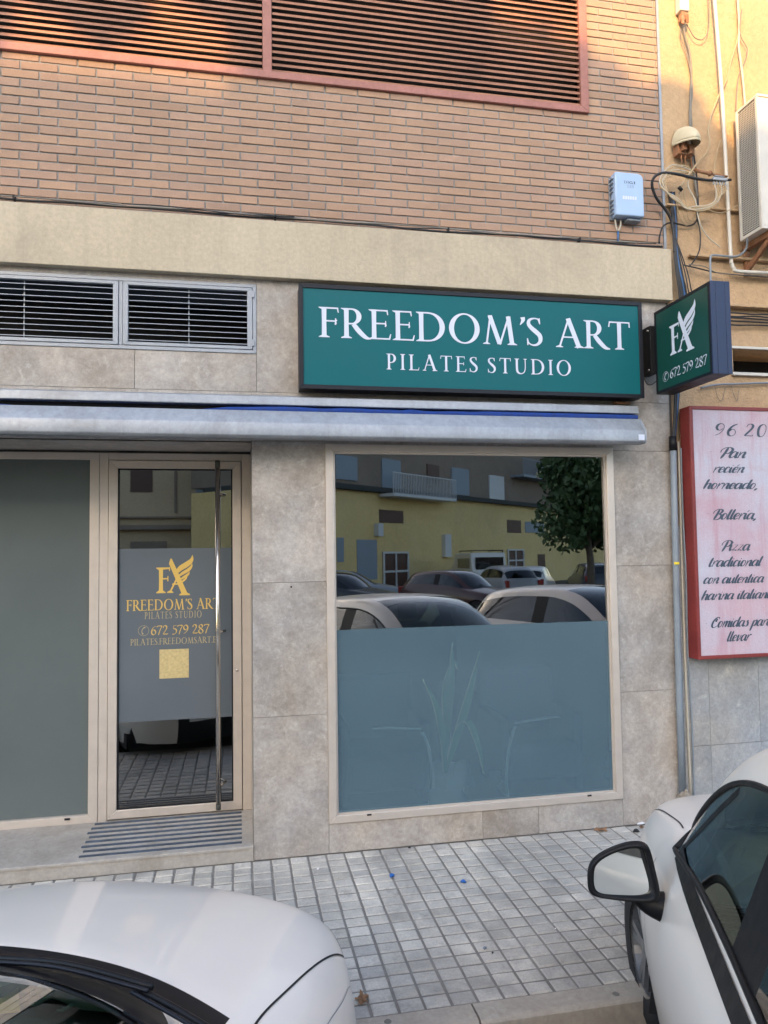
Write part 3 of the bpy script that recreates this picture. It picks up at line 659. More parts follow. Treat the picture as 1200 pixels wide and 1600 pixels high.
# pull handle
mb=MB(); mb.tube([(-.134,YD-.075,.205),(-.134,YD-.075,2.37)],.0155,16,1); 
for z in (.32,1.3,2.2): mb.tube([(-.134,YD-.075,z),(-.09,YD-.005,z)],.009,10,1)
hd=mb.build('handle',M['steel'],door,smooth=True)
for za,zc in ((2.3702,2.42),(.170,.2048)): mb=MB(); mb.tube([(-.134,YD-.075,za),(-.134,YD-.075,zc)],.0162,16,1); mb.build('handle_cap',M['dkint'],hd,smooth=True)
q=P(371,1047,Y=YD-.014); mb=MB(); mb.lathe([(0,.006),(.007,.006),(.009,.0)],14,Matrix.Translation((q.x-.002,YD-.014,q.z))@Matrix.Rotation(R(90),4,'X')); mb.build('lock',M['steel'],door,smooth=True)

# studio inside
mb=MB(); mb.box(-3.34,2.88,5.0,5.05,.05,3.3); mb.box(-3.34,-3.30,.7,5,.05,3.3); mb.box(2.84,2.88,.07,5,.05,3.3); mb.box(-3.3,2.84,.065,5,-.02,.075); mb.box(-3.3,2.84,.62,5,3.2,3.25)
mb.box(.12,.2,.07,.7,.1,3.2)
mb.build('interior_wall',M['interior'],B)

# plant behind the film
pl=thing('potted_plant','tall plant with yellow edged leaves in a white pot behind the frosted window','plant',(1.33,.262,.10))
mb=MB(); mb.lathe([(0,0),(.11,0),(.14,.28),(.125,.28),(.12,.24),(0,.24)],24); mb.build('pot',M['pot'],pl,smooth=True)
leaves=[([(0,0,.24),(-.05,-.16,.5),(-.10,-.19,.72),(-.19,-.20,.90)],.05),([(0,0,.24),(-.01,-.12,.6),(-.0,-.2,.9),(.01,-.2,1.12)],.055),([(0,0,.24),(.06,-.14,.55),(.12,-.2,.8),(.19,-.2,1.06)],.06),
        ([(0,0,.24),(.04,-.12,.5),(.10,-.2,.62),(.17,-.21,.45),(.20,-.2,.28)],.05),([(0,0,.24),(-.03,-.15,.6),(-.04,-.21,.85),(.02,-.2,1.0),(.04,-.19,.95)],.045)]
mbl=MB();mbe=MB()
for pts,wd in leaves:
    C=catmull(pts,8); n=len(C); A=[];Bq=[];E1=[];E2=[]
    for i,p in enumerate(C):
        wdt=wd*math.sin(math.pi*min(.999,(.12+.88*i/(n-1)))) ; A.append(p+Vector((-wdt/2,0,0))); Bq.append(p+Vector((wdt/2,.004,0)))
        E1.append(p+Vector((-wdt/2-.006,-.001,0))); E2.append(p+Vector((-wdt/2+.004,-.001,0)))
    mbl.add(A+Bq,[(i,i+1,n+i+1,n+i) for i in range(n-1)]); mbe.add(E1+E2,[(i,i+1,n+i+1,n+i) for i in range(n-1)])
lv=mbl.build('leaf',M['plantleaf'],pl,fix=False); mbe.build('leaf_margin',M['plantedge'],lv,fix=False)

for k,(cx,dirn) in enumerate(((.92,1),(1.98,-1))):
    CH=thing('armchair',('dark armchair with pale edge left of the plant behind the frosted window','dark armchair with pale edge right of the plant behind the frosted window')[k],'chair',(cx,.14,.10))
    mb=MB(); mb.box(-.26,.26,.0,.50,.18,.42); mb.build('seat',M['chair'],CH,bevel=.04); mb=MB(); mb.box(-.28,.28,.45,.58,.2,.85); mb.build('backrest',M['chair'],CH,bevel=.04)
    mb=MB(); mb.box(-.29,-.23,.02,.5,.1,.60); mb.build('armrest',M['chair'],CH,bevel=.02); mb=MB(); mb.box(.23,.29,.02,.5,.1,.60); mb.build('armrest',M['chair'],CH,bevel=.02)
    mb=MB(); mb.tube([(dirn*.27,-.03,.05),(dirn*.285,-.045,.25),(dirn*.26,-.05,.45),(dirn*.22,-.045,.56)],.010,8,6); mb.tube([(dirn*.22,-.045,.58),(dirn*.0,-.045,.60),(-dirn*.1,-.04,.60)],.007,8,6); mb.build('edge_trim',M['chairedge'],CH,smooth=True)
# ------------------------------------------------------------ signs and awning
S=thing('shop_sign','long teal sign box with white studio name above the awning','sign',(1.49,0,3.11))
SL=lambda o:(setattr(o,'parent',S),setattr(o,'matrix_parent_inverse',Matrix.Translation((-1.49,0,-3.11))))
mb=MB(); frame_rect(mb,.360,2.622,2.790,3.431,.026,-.14,-.128); mb.box(.364,2.618,-.1275,-.006,2.794,3.427); SL(mb.build('casing',M['blackmetal'],bevel=.002))
mb=MB(); mb.box(.385,2.597,-.133,-.1277,2.815,3.406); SL(mb.build('panel',M['green']))
fs=lambda u,v,d:(u,-.1345-d,v)
SL(text_mesh('lettering',"FREEDOM'S ART",'caps',M['white'],None,fs,.478,2.538,3.108,3.293,.03,.36))
SL(text_mesh('lettering',"PILATES STUDIO",'caps',M['white'],None,fs,.893,2.112,2.924,3.022,.20,.42))
# projecting sign
X0=2.737
F=thing('projecting_sign','small dark green projecting sign with winged initials and phone number','sign',(2.8,0,3.1))
FL=lambda o:(setattr(o,'parent',F),setattr(o,'matrix_parent_inverse',Matrix.Translation((-2.8,0,-3.1))))
mb=MB(); y0,y1,z0_,z1_=-.70,-.10,2.825,3.378
mb.box(X0+.002,X0+.118,y0+.012,y1,z0_,z1_); 
for (a,b_,c,d) in ((y0+.012,y1,z0_,z0_+.018),(y0+.012,y1,z1_-.018,z1_),(y0+.012,y0+.030,z0_+.0185,z1_-.0185),(y1-.018,y1,z0_+.0185,z1_-.0185)): mb.box(X0-.004,X0+.0015,a,b_,c,d)
FL(mb.build('casing',M['blackmetal']))
mb=MB(); 
for k,(a,b_) in enumerate(((X0-.004,X0+.027),(X0+.0285,X0+.0905),(X0+.092,X0+.124))): mb.box(a,b_,y0,y0+.0115,z0_-.001,z1_+.001)
FL(mb.build('front_edge',M['navymetal'],bevel=.0015))
mb=MB(); mb.box(X0-.0015,X0+.0018,y0+.0305,y1-.0185,z0_+.0188,z1_-.0188); FL(mb.build('panel',M['green2']))
ff=lambda u,v,d:(X0-.0020-d,u,v)
a=P(1047,556,X=X0); b_=P(1086,470,X=X0); 
def lin(u0,u1,v0,v1): return lambda p:(u0+(u1-u0)*p[0],v0+(v1-v0)*p[1])
mp=lin(a.y,b_.y,P(1051,556,X=X0).z,P(1085,469,X=X0).z)
mb=MB(); place_polys(mb,[(p[0],)+tuple([mp(q) for q in l] for l in p[1:]) for p in wing_logo()],ff,0); FL(mb.build('wing_logo',M['white'],fix=False))
c0=P(1047.7,592,X=X0); c1=P(1105.6,572,X=X0)
FL(text_mesh('lettering',"672 579 287",'dig',M['white'],None,ff,c0.y,c1.y,c0.z+.002,c0.z+.062,.03,.3))
cc=P(1036,594,X=X0); mb=MB(); place_polys(mb,[(p[0],)+tuple([(cc.y-.068*q[0],c0.z-.004+.064*q[1]) for q in l] for l in p[1:]) for p in phone_sym()],ff,0); FL(mb.build('phone_symbol',M['white'],fix=False))
mb=MB(); mb.box(2.700,X0+.004,-.098,-.001,2.965,3.29); FL(mb.build('wall_plate',M['black'],bevel=.002))
for z in (2.995,3.262):
    mb=MB(); mb.lathe([(0,.004),(.007,.003),(.008,0)],12,Matrix.Translation((2.7,-.07,z))@Matrix.Rotation(R(-90),4,'Y')); FL(mb.build('screw',M['steel'],smooth=True))

# awning
A=thing('awning','closed silver awning with a strip of blue canvas across the shop front','awning',(1,0,2.65))
AL=lambda o:(setattr(o,'parent',A),setattr(o,'matrix_parent_inverse',Matrix.Translation((-1,0,-2.65))))
ax0=-3.3
def AP(px,py,Y): q=P(px,py,Y=Y); return q
# profile from image rows at the right end
zt=AP(960,634,-.06).z; z1a=AP(960,646,-.10).z; zf1=AP(990,660,-.16).z; zf2=AP(1005,673,-.22).z; zf3=AP(1005,693,-.22).z
xe=AP(998,650,-.1).x; xf=AP(1010,680,-.22).x
mb=MB(); mb.prism([(-.012,zt+.012),(-.05,zt+.010),(-.098,zt-.006),(-.104,z1a+.004),(-.10,z1a),(-.03,z1a)],lambda u,v,d:(d,u,v),ax0,xe); AL(mb.build('back_rail',M['awn'],bevel=.003))
mb=MB()
prv=[(-.235,zf3+.012),(-.238,zf2-.004),(-.232,zf2+.008),(-.175,zf1+.020),(-.134,zf1+.022),(-.126,zf1+.000),(-.14,zf3-.0),(-.22,zf3)]
mb.prism(prv,lambda u,v,d:(d,u,v),ax0,xf-.02); AL(mb.build('front_bar',M['awn'],bevel=.004))
mb=MB(); mb.prism([(u*1.0,v) for u,v in prv],lambda u,v,d:(d,u,v),xf-.0195,xf-.006); AL(mb.build('end_cap',M['alugrey'],bevel=.003))
mb=MB(); vs=[];fs_=[];n=160; rw=random.Random(5); ph=[rw.uniform(0,6) for _ in range(4)]
for i in range(n+1):
    x=ax0+(xe-.02-ax0)*i/n; wv=.010*math.sin(x*3.1+ph[0])+.006*math.sin(x*7.7+ph[1])+.003*math.sin(x*19+ph[2])
    zz=z1a-.004-max(0,.006+wv*.8); 
    if x>1.0: zz=min(z1a-.0035,zz+.012)
    if x<-.2: zz-=.002
    tk_=.035*max(0,min(1,(.25-x)/.5)); zz-=tk_*.25
    for (yy,z) in ((-.05,zz),(-.09,zz-.001),(-.120,zz-.008),(-.128,zz-.022),(-.112,zf1+.01)): vs.append((x,yy+(tk_ if yy<-.08 else 0),min(z,z1a-.003)))
for i in range(n):
    for k in range(4): fs_.append((i*5+k,i*5+k+1,(i+1)*5+k+1,(i+1)*5+k))
mb.add(vs,fs_); AL(mb.build('canvas_roll',M['blue'],smooth=True))
mb=MB(); mb.box(ax0,xe-.02,-.05,-.02,zf1-.02,z1a); AL(mb.build('torsion_bar',M['dark']))
q=AP(1003,689,-.24); mb=MB(); mb.box(q.x-.022,q.x+.020,-.2405,-.2385,zf3+.018,zf3+.055); AL(mb.build('maker_sticker',M['white']))
for pp in (970,):
    q=AP(pp,630,-.02); mb=MB(); mb.box(q.x-.05,q.x+.05,-.06,-.002,zt+.014,zt+.028); mb.box(q.x-.05,q.x+.05,-.012,-.002,zt+.0285,zt+.062); br=mb.build('bracket',M['rust'],bevel=.002); AL(br)
    for dx in (-.028,.028): mb=MB(); mb.lathe([(0,.008),(.009,.008),(.010,0)],6,Matrix.Translation((q.x+dx,-.012,zt+.045))@Matrix.Rotation(R(90),4,'X')); mb.build('bolt',M['steel'],br)
# ------------------------------------------------------------ neighbour building
NB=thing('neighbour_building','ochre stuccoed building with blue grey marble base right of the studio','building',(6,0,0))
NL=lambda o,p=NB:(setattr(o,'parent',p),setattr(o,'matrix_parent_inverse',Matrix.Translation((-6,0,0)) if p is NB else Matrix()))
NX=2.907; zled1=P(1100,402,Y=0).z; zled2=P(1170,483,Y=0).z; zop1=P(1170,546,Y=0).z; zop0=P(1170,583,Y=0).z; xop=P(1146,565,Y=0).x; zband=P(1100,326,Y=0).z
mb=MB(); wall_holes(mb,NX,9,1.9,9,.005,[(xop,4.4,zop0,zop1)],.3)
mb.box(9,9.1,.005,8,-.1,9); mb.box(NX,9,7.9,8,-.1,9); mb.box(NX,9,.3,8,9,9.1)
NL(mb.build('stucco_wall',M['stucco']))
mb=MB(); mb.box(NX+.002,9,-.028,.004,zband-.012,zband+.004); mb.box(NX+.16,9,-.035,.004,zled1-.012,zled1+.008); mb.box(NX+.3,9,-.05,.004,zled2-.004,zled2+.022)
NL(mb.build('string_course',M['stucco'],bevel=.006))
mb=MB(); mb.box(xop-.02,4.4,-.012,.004,zop1+.0,zop1+.018); mb.box(xop-.02,4.4,-.020,.004,zop0-.022,zop0); NL(mb.build('vent_trim',M['offwhite'],bevel=.003))
mb=MB(); mb.box(xop,4.4,.31,.33,zop0-.1,zop1+.1); NL(mb.build('dark_backing',M['dark']))
mb=MB(); zj=P(1130,1162,Y=0).z; zj2=P(1150,1212,Y=0).z
xs=[NX+.002,P(1107,1100,Y=0).x,P(1185,1100,Y=0).x,4.1,4.7,5.3,6,6.8,7.6,9]
for i in range(len(xs)-1):
    mb.box(xs[i]+.001,xs[i+1]-.0015,-.012,.004,0,zj-.0015); mb.box(xs[i]+.001,xs[i+1]-.0015,-.012,.004,zj+.0015,1.2); mb.box(xs[i]+.001,xs[i+1]-.0015,-.012,.004,1.203,1.95)
NL(mb.build('marble_base',M['bluemarble']))
mb=MB(); mb.box(NX,9,.0,.0035,-.05,1.95); NL(mb.build('joint_backing',M['joint']))

# bakery sign
RS=thing('menu_sign','faded pink bakery menu board in a red metal box','sign',(3.5,0,1.9))
RL=lambda o:(setattr(o,'parent',RS),setattr(o,'matrix_parent_inverse',Matrix.Translation((-3.5,0,-1.9))))
rx0=P(1083,800,Y=-.13).x; rz1=P(1090,634,Y=-.13).z; rz0=P(1094,1031,Y=-.13).z
mb=MB(); frame_rect(mb,rx0,4.3,rz0,rz1,.024,-.13,-.118); mb.box(rx0+.001,4.299,-.1175,-.013,rz0+.001,rz1-.001); RL(mb.build('casing',M['redpaint'],bevel=.003))
mb=MB(); mb.box(rx0+.0235,4.277,-.123,-.1178,rz0+.0235,rz1-.0235); RL(mb.build('board',M['pink']))
fr_=lambda u,v,d:(u,-.1245-d,v)
def rtext(t,x0p,x1p,basep,cap,kind='scr',chk=1.0,track=.0):
    ym=(x0p+x1p)/2
    a=P(x0p,basep,Y=-.1245); b2=P(x1p,basep,Y=-.1245); 
    RL(text_mesh('lettering',t,kind,M['ink'],None,fr_,a.x,b2.x,a.z,a.z+cap,track,.28))
rtext("96 204",1115,1216,681,.088,'ital',track=.16)
rtext("-",1108,1112,710,.06); rtext("Pan",1121,1163,715.5,.072); rtext("recién",1113,1161,738.5,.064); rtext("horneado,",1098,1183,764,.066)
rtext("-",1104,1108,807,.06); rtext("Bollería,",1110,1181,812,.070)
rtext("-",1113,1117,856,.06); rtext("Pizza",1124,1170,861,.070); rtext("tradicional",1106,1188,886,.068); rtext("con autentica",1098,1192,912.5,.066); rtext("harina italiana",1095,1207,938,.066)
rtext("-",1101,1105,979,.06); rtext("Comidas para",1109,1206,981,.068); rtext("llevar",1135,1171,1002.5,.068)
# ------------------------------------------------------------ cars (local: x right, y forward with the nose at 0, z up from the road)
ST=[ # each: [(x,y,z)] from sill (0) to centre line (8), mat strip labels handled below
 ('f0',[(.70,-.31,.20),(.70,-.29,.21),(.69,-.27,.22),(.67,-.24,.23),(.60,-.17,.22),(.50,-.12,.22),(.38,-.08,.21),(.19,-.05,.21),(0,-.045,.21)]),
 ('f1',[(.745,-.34,.21),(.745,-.335,.31),(.735,-.30,.37),(.71,-.25,.40),(.62,-.14,.39),(.50,-.07,.385),(.37,-.03,.38),(.19,-.005,.38),(0,0,.38)]),
 ('f2',[(.765,-.38,.21),(.77,-.37,.35),(.76,-.345,.48),(.735,-.29,.55),(.64,-.17,.55),(.52,-.085,.55),(.38,-.045,.55),(.19,-.02,.55),(0,-.012,.55)]),
 ('f3',[(.78,-.42,.21),(.795,-.42,.38),(.785,-.41,.56),(.755,-.37,.66),(.67,-.25,.68),(.56,-.17,.69),(.40,-.115,.695),(.20,-.085,.70),(0,-.075,.70)]),
 ('h0',[(.785,-.46,.21),(.805,-.46,.39),(.80,-.45,.58),(.765,-.43,.70),(.70,-.33,.735),(.60,-.24,.745),(.42,-.185,.755),(.21,-.155,.76),(0,-.145,.76)]),
 ('h1',[(.79,-.60,.21),(.82,-.60,.40),(.825,-.60,.60),(.79,-.60,.735),(.735,-.585,.785),(.69,-.57,.80),(.46,-.52,.83),(.23,-.50,.845),(0,-.49,.85)]),
 ('h2',[(.79,-.85,.21),(.83,-.85,.40),(.84,-.85,.62),(.80,-.85,.785),(.73,-.85,.84),(.665,-.85,.855),(.44,-.80,.885),(.22,-.78,.90),(0,-.775,.905)]),
 ('c0',[(.79,-1.12,.21),(.83,-1.12,.40),(.845,-1.12,.63),(.805,-1.13,.82),(.72,-1.15,.885),(.64,-1.11,.905),(.43,-1.02,.93),(.215,-.97,.942),(0,-.955,.945)]),
 ('c1',[(.79,-1.20,.21),(.83,-1.20,.40),(.845,-1.20,.64),(.808,-1.21,.84),(.725,-1.22,.905),(.64,-1.14,.875),(.43,-1.045,.900),(.215,-.995,.912),(0,-.978,.915)]),
 ('w0',[(.79,-1.30,.21),(.83,-1.30,.40),(.845,-1.30,.64),(.81,-1.31,.85),(.748,-1.40,.922),(.70,-1.34,.955),(.62,-1.19,.918),(.32,-1.055,.935),(0,-1.02,.94)]),
 ('w1',[(.79,-1.55,.21),(.83,-1.55,.40),(.845,-1.55,.65),(.812,-1.56,.86),(.762,-1.60,.940),(.668,-1.58,1.175),(.612,-1.49,1.185),(.32,-1.36,1.185),(0,-1.33,1.19)]),
 ('w2',[(.79,-1.85,.21),(.83,-1.85,.40),(.845,-1.85,.65),(.813,-1.85,.87),(.765,-1.85,.955),(.628,-1.85,1.36),(.565,-1.77,1.385),(.30,-1.65,1.405),(0,-1.62,1.415)]),
 ('r0',[(.79,-2.12,.21),(.83,-2.12,.40),(.845,-2.12,.65),(.813,-2.12,.87),(.767,-2.12,.96),(.603,-2.10,1.42),(.54,-2.04,1.452),(.28,-2.02,1.475),(0,-2.0,1.485)]),
 ('r1',[(.79,-2.24,.21),(.83,-2.24,.40),(.845,-2.24,.65),(.813,-2.24,.87),(.767,-2.24,.965),(.595,-2.24,1.435),(.535,-2.24,1.46),(.28,-2.24,1.485),(0,-2.24,1.495)]),
 ('r2',[(.79,-2.36,.21),(.83,-2.36,.40),(.845,-2.36,.65),(.813,-2.36,.87),(.767,-2.36,.97),(.595,-2.36,1.435),(.535,-2.36,1.46),(.28,-2.36,1.485),(0,-2.36,1.495)]),
 ('r3',[(.79,-2.95,.21),(.83,-2.95,.40),(.845,-2.95,.66),(.813,-2.95,.88),(.765,-2.95,.985),(.595,-2.95,1.415),(.53,-2.95,1.44),(.28,-2.95,1.465),(0,-2.95,1.475)]),
 ('q0',[(.79,-3.35,.21),(.83,-3.35,.40),(.84,-3.35,.67),(.81,-3.35,.90),(.755,-3.35,1.01),(.60,-3.30,1.33),(.53,-3.35,1.39),(.28,-3.40,1.42),(0,-3.41,1.43)]),
 ('q1',[(.78,-3.55,.21),(.82,-3.55,.40),(.83,-3.55,.68),(.795,-3.55,.91),(.735,-3.52,1.03),(.60,-3.45,1.27),(.52,-3.53,1.33),(.28,-3.60,1.36),(0,-3.62,1.365)]),
 ('t0',[(.75,-3.72,.21),(.80,-3.72,.40),(.80,-3.72,.68),(.77,-3.71,.90),(.71,-3.71,.97),(.62,-3.74,1.0),(.50,-3.79,1.0),(.26,-3.83,1.0),(0,-3.84,1.0)]),
 ('t1',[(.72,-3.80,.21),(.77,-3.80,.38),(.77,-3.80,.60),(.74,-3.80,.78),(.68,-3.82,.82),(.60,-3.86,.82),(.48,-3.89,.82),(.25,-3.92,.82),(0,-3.93,.82)]),
 ('t2',[(.70,-3.82,.21),(.75,-3.83,.33),(.75,-3.84,.46),(.73,-3.86,.52),(.66,-3.90,.53),(.58,-3.93,.53),(.46,-3.96,.53),(.24,-3.98,.53),(0,-3.985,.53)]),
 ('t3',[(.68,-3.78,.20),(.70,-3.79,.21),(.70,-3.80,.22),(.68,-3.82,.23),(.62,-3.86,.23),(.54,-3.89,.23),(.44,-3.91,.23),(.22,-3.93,.23),(0,-3.935,.23)]),
]
def car_mats(i,j,van=False):
    n=[s[0] for s in ST]; a=n[i]; 
    if j>=5 and a in('f3','h0','h1','h2'): return 'hood'
    if j>=5 and a=='c0': return 'cowl'
    if j>=6 and a=='c1': return 'cowl'
    if j>=6 and a in('w0','w1','w2'): return 'windshield'
    if j==4 and a in('w0','w1'): return 'side_glass'
    if j==4 and a in('w2','r0','r2','r3'): return 'side_glass'
    if j==4 and a=='r1': return 'pillar'
    if j==4 and a=='q0' : return 'side_glass'
    if j>=6 and a=='q1': return 'rear_window'
    if j==5 and a=='q1': return 'rear_window'
    if j<=1 and a in('f0',) : return 'bumper_grille'
    if j>=6 and a in('f0','f1'): return 'bumper_grille'
    return 'body'
def shell(level,fn=None,sharp=True):
    V=[];F=[];tags=[]
    cols=17
    for nm,row in ST:
        if nm[0]=='f' or nm=='h0': row=[(x*.955,y,z) for x,y,z in row]
        if nm=='h1': row=[(x*(.98 if k>2 else .99),y,z) for k,(x,y,z) in enumerate(row)]
        full=[(-x,y,z) for x,y,z in row[:8]]+[row[8]]+[(x,y,z) for x,y,z in reversed(row[:8])]
        V+= [fn(*p) if fn else p for p in full]
    for i in range(len(ST)-1):
        for c in range(16):
            j=c if c<8 else 15-c
            F.append((i*cols+c,i*cols+c+1,(i+1)*cols+c+1,(i+1)*cols+c)); tags.append(car_mats(i,j))
    me=bpy.data.meshes.new('tmp'); me.from_pydata(V,[],F); me.update()
    names=sorted(set(tags)); 
    for k in names: me.materials.append(None)
    for p,t in zip(me.polygons,tags): p.material_index=names.index(t)
    o=bpy.data.objects.new('tmp',me); scene.collection.objects.link(o)
    md=o.modifiers.new('s','SUBSURF'); md.levels=level; md.boundary_smooth='PRESERVE_CORNERS'
    dg=bpy.context.evaluated_depsgraph_get(); dg.update(); ev=o.evaluated_get(dg); m2=bpy.data.meshes.new_from_object(ev)
    vs=[v.co.copy() for v in m2.vertices]; fs=[(tuple(p.vertices),names[p.material_index]) for p in m2.polygons]
    bpy.data.objects.remove(o); bpy.data.meshes.remove(me); bpy.data.meshes.remove(m2)
    # orient
    return vs,fs
def carve(vs,fs,wheels,Rw):
    dead=set()
    for (wy,wz) in wheels:
        for i,v in enumerate(vs):
            if abs(v.x)>.5:
                dy,dz=v.y-wy,v.z-wz; d=math.hypot(dy,dz)
                if d<Rw: dead.add(i)
    out=[];use=set()
    for f,t in fs:
        if all(i in dead for i in f): continue
        out.append((f,t)); use.update(f)
    for i in dead:
        if i in use:
            v=vs[i]
            for (wy,wz) in wheels:
                dy,dz=v.y-wy,v.z-wz; d=math.hypot(dy,dz)
                if d<Rw and d>1e-6: v.y=wy+dy/d*Rw; v.z=max(.12,wz+dz/d*Rw)
    return vs,out
def part_from(vs,fs,tagname,mat,parent,name=None,side=0):
    idx={};V=[];F=[]
    for f,t in fs:
        if t!=tagname or (side and sum(vs[i].x for i in f)*side<0): continue
        g_=[]
        for i in f:
            if i not in idx: idx[i]=len(V); V.append(tuple(vs[i]))
            g_.append(idx[i])
        F.append(tuple(g_))
    if not F: return None
    me=bpy.data.meshes.new(name or tagname); me.from_pydata(V,[],F); me.update()
    bm=bmesh.new(); bm.from_mesh(me); bmesh.ops.recalc_face_normals(bm,faces=bm.faces)
    up_=sum(1 for f in bm.faces if (f.normal.dot(f.calc_center_median()-Vector((0,-2,.5))))>0)
    if up_<len(bm.faces)/2: bmesh.ops.reverse_faces(bm,faces=bm.faces)
    bm.to_mesh(me); bm.free()
    me.polygons.foreach_set('use_smooth',[True]*len(F)); me.materials.append(mat)
    o=bpy.data.objects.new(name or tagname,me); scene.collection.objects.link(o); o.parent=parent
    return o
WHEELS=[(-.80,.29),(-3.20,.29)]
def wheel(parent,x,wy,side,steer=0,r=.29,hero=False):
    w=bpy.data.objects.new('wheel',None); scene.collection.objects.link(w); w.parent=parent; w.location=(x,wy,r); w.rotation_euler=(0,0,steer); w.empty_display_size=.1
    Mx=Matrix.Rotation(R(90),4,'Y')
    mb=MB(); mb.lathe([(.175,-.095),(.19,-.10),(.24,-.102),(.275,-.09),(.288,-.06),(.29,-.02),(.285,-.018),(.285,-.012),(.29,-.010),(.29,.010),(.285,.012),(.285,.018),(.29,.02),(.288,.06),(.275,.09),(.24,.102),(.19,.10),(.175,.095)],40 if hero else 20,Mx); mb.build('tyre',M['tyre'],w,smooth=True)
    mb=MB(); s=side; mb.lathe([(.185,-.09),(.185,.09),(.165,.085*s),(.16,.04*s)],32 if hero else 16,Mx)
    for k in range(5 if hero else 4):
        a=2*math.pi*k/(5 if hero else 4)
        for da in (-.16,.16):
            p0=Vector((.065*s,.03*math.cos(a),.03*math.sin(a))); p1=Vector((.075*s,.17*math.cos(a+da),.17*math.sin(a+da))); mb.bar(p0,p1,.028,.02,(1,0,0))
    mb.lathe([(0,.085*s),(.035,.082*s),(.04,.05*s),(0,.045*s)],16,Mx); mb.build('rim',M['rim'],w)
    mb=MB(); mb.lathe([(0,.02*s),(.15,.02*s),(.15,.0)],16,Mx); mb.build('brake_disc',M['dkint'],w)
    return w
def car(name,label,X,Y,th,paintm,level=2,hero=None,scale=(1,1,1),group=None,fn=None,steer=0):
    root=thing(name,label,'car',(X,Y,GZ),group,rz=-th); root.scale=scale
    vs,fs=shell(level,fn); vs,fs=carve(vs,fs,WHEELS,.318)
    gm=M['carglass'] if hero else M['carglassdark']
    bd=part_from(vs,fs,'body',paintm,root); part_from(vs,fs,'hood',paintm,root); part_from(vs,fs,'cowl',M['cowl'],root)
    ws=part_from(vs,fs,'windshield',gm,root); [(part_from(vs,fs,'side_glass',gm,root,'side_window',q_),part_from(vs,fs,'pillar',M['black'],root,'door_pillar',q_)) for q_ in (-1,1)]; part_from(vs,fs,'rear_window',gm,root)
    part_from(vs,fs,'bumper_grille',M['black'],root,'grille')
    for sx in (-1,1):
        for k,(wy,wz) in enumerate(WHEELS): wheel(root,sx*.728,wy,sx,steer if k==0 else 0,hero=bool(hero))
    # underbody, arches, floor
    mb=MB(); mb.box(-.74,.74,-3.75,-.30,.17,.30); mb.box(-.60,.60,-1.10,-.35,.30,.62); mb.box(-.58,.58,-3.7,-2.85,.30,.55); mb.build('underbody',M['dark'],root)
    for sx in (-1,1):
        for wy,wz in WHEELS:
            mb=MB(); n=14; 
            for k in range(n):
                a0=-.25+(math.pi+.5)*k/n;a1=-.25+(math.pi+.5)*(k+1)/n
                p=lambda a,x:(sx*x,wy+.322*math.cos(a),wz+.322*math.sin(a)); mb.add([p(a0,.56),p(a1,.56),p(a1,.825),p(a0,.815)],[(0,1,2,3)])
            mb.build('wheel_arch_liner',M['dark'],root)
    # cabin
    im=M['greenint'] if hero else M['dkint']
    mb=MB(); mb.prism([(-1.06,.60),(-1.06,.885),(-1.25,.915),(-1.50,.92),(-1.64,.86),(-1.66,.62)],lambda u,v,d:(d,u,v),-.62,.62); mb.build('dashboard',im,root,bevel=.02 if hero else 0)
    for sx in (-1,1):
        mb=MB(); mb.box(sx*.36-.24,sx*.36+.24,-2.45,-1.95,.35,.62); 
        mb.prism([(-2.36,.60),(-2.50,.60),(-2.66,1.14),(-2.56,1.16)],lambda u,v,d:(d,u,v),sx*.36-.23,sx*.36+.23); mb.prism([(-2.60,1.18),(-2.68,1.18),(-2.70,1.36),(-2.62,1.37)],lambda u,v,d:(d,u,v),sx*.36-.12,sx*.36+.12)
        mb.build('seat',im,root,bevel=.03 if hero else 0)
    mb=MB(); mb.box(-.62,.62,-3.2,-2.95,.35,.9); mb.box(-.70,.70,-2.8,-1.5,.25,.35); mb.build('rear_seat',im,root)
    mb=MB()
    for sx in (-1,1): mb.box(min(sx*.70,sx*.755),max(sx*.70,sx*.755),-3.3,-1.55,.3,.90)
    mb.build('door_card',im,root)
    # lamps and plates
    for sx in (-1,1):
        mb=MB(); pts=[(.43,-.125),(.56,-.20),(.665,-.325)]
        vs2=[];
        for (x,y) in pts:
            for dz,dy in ((.545,0.010),(.60,.012),(.645,-.012)): vs2.append((sx*x,y+dy-.03*0,dz))
        mb.add(vs2,[(0,1,4,3),(1,2,5,4),(3,4,7,6),(4,5,8,7)]); mb.build('headlight',M['headlamp'],root,smooth=True)
        mb=MB(); mb.box(min(sx*.60,sx*.72),max(sx*.60,sx*.72),-3.90,-3.72,.70,.95); mb.build('taillight',M['redlamp'],root,bevel=.02)
    for yy,nm in ((.004,'front_plate'),(-3.995,'rear_plate')):
        mb=MB(); z=.41; mb.box(-.26,.26,yy-.004,yy+.012 if yy>0 else yy,z,z+.11); pl_=mb.build('number_plate',M['plate'],root)
        if yy>0 and hero=='left':
            mb=MB(); 
            f=lambda u,v,d:(-u,yy+.0135,v)
            ps,w_=run("599",'dig',.12,.4); place_polys(mb,[(p[0],)+tuple([(-.20+.19*a[0]/w_,z+.02+.07*a[1]) for a in l] for l in p[1:]) for p in ps],f,0)
            mb.build('plate_lettering',M['ink'],pl_,fix=False)
    return root,vs,fs
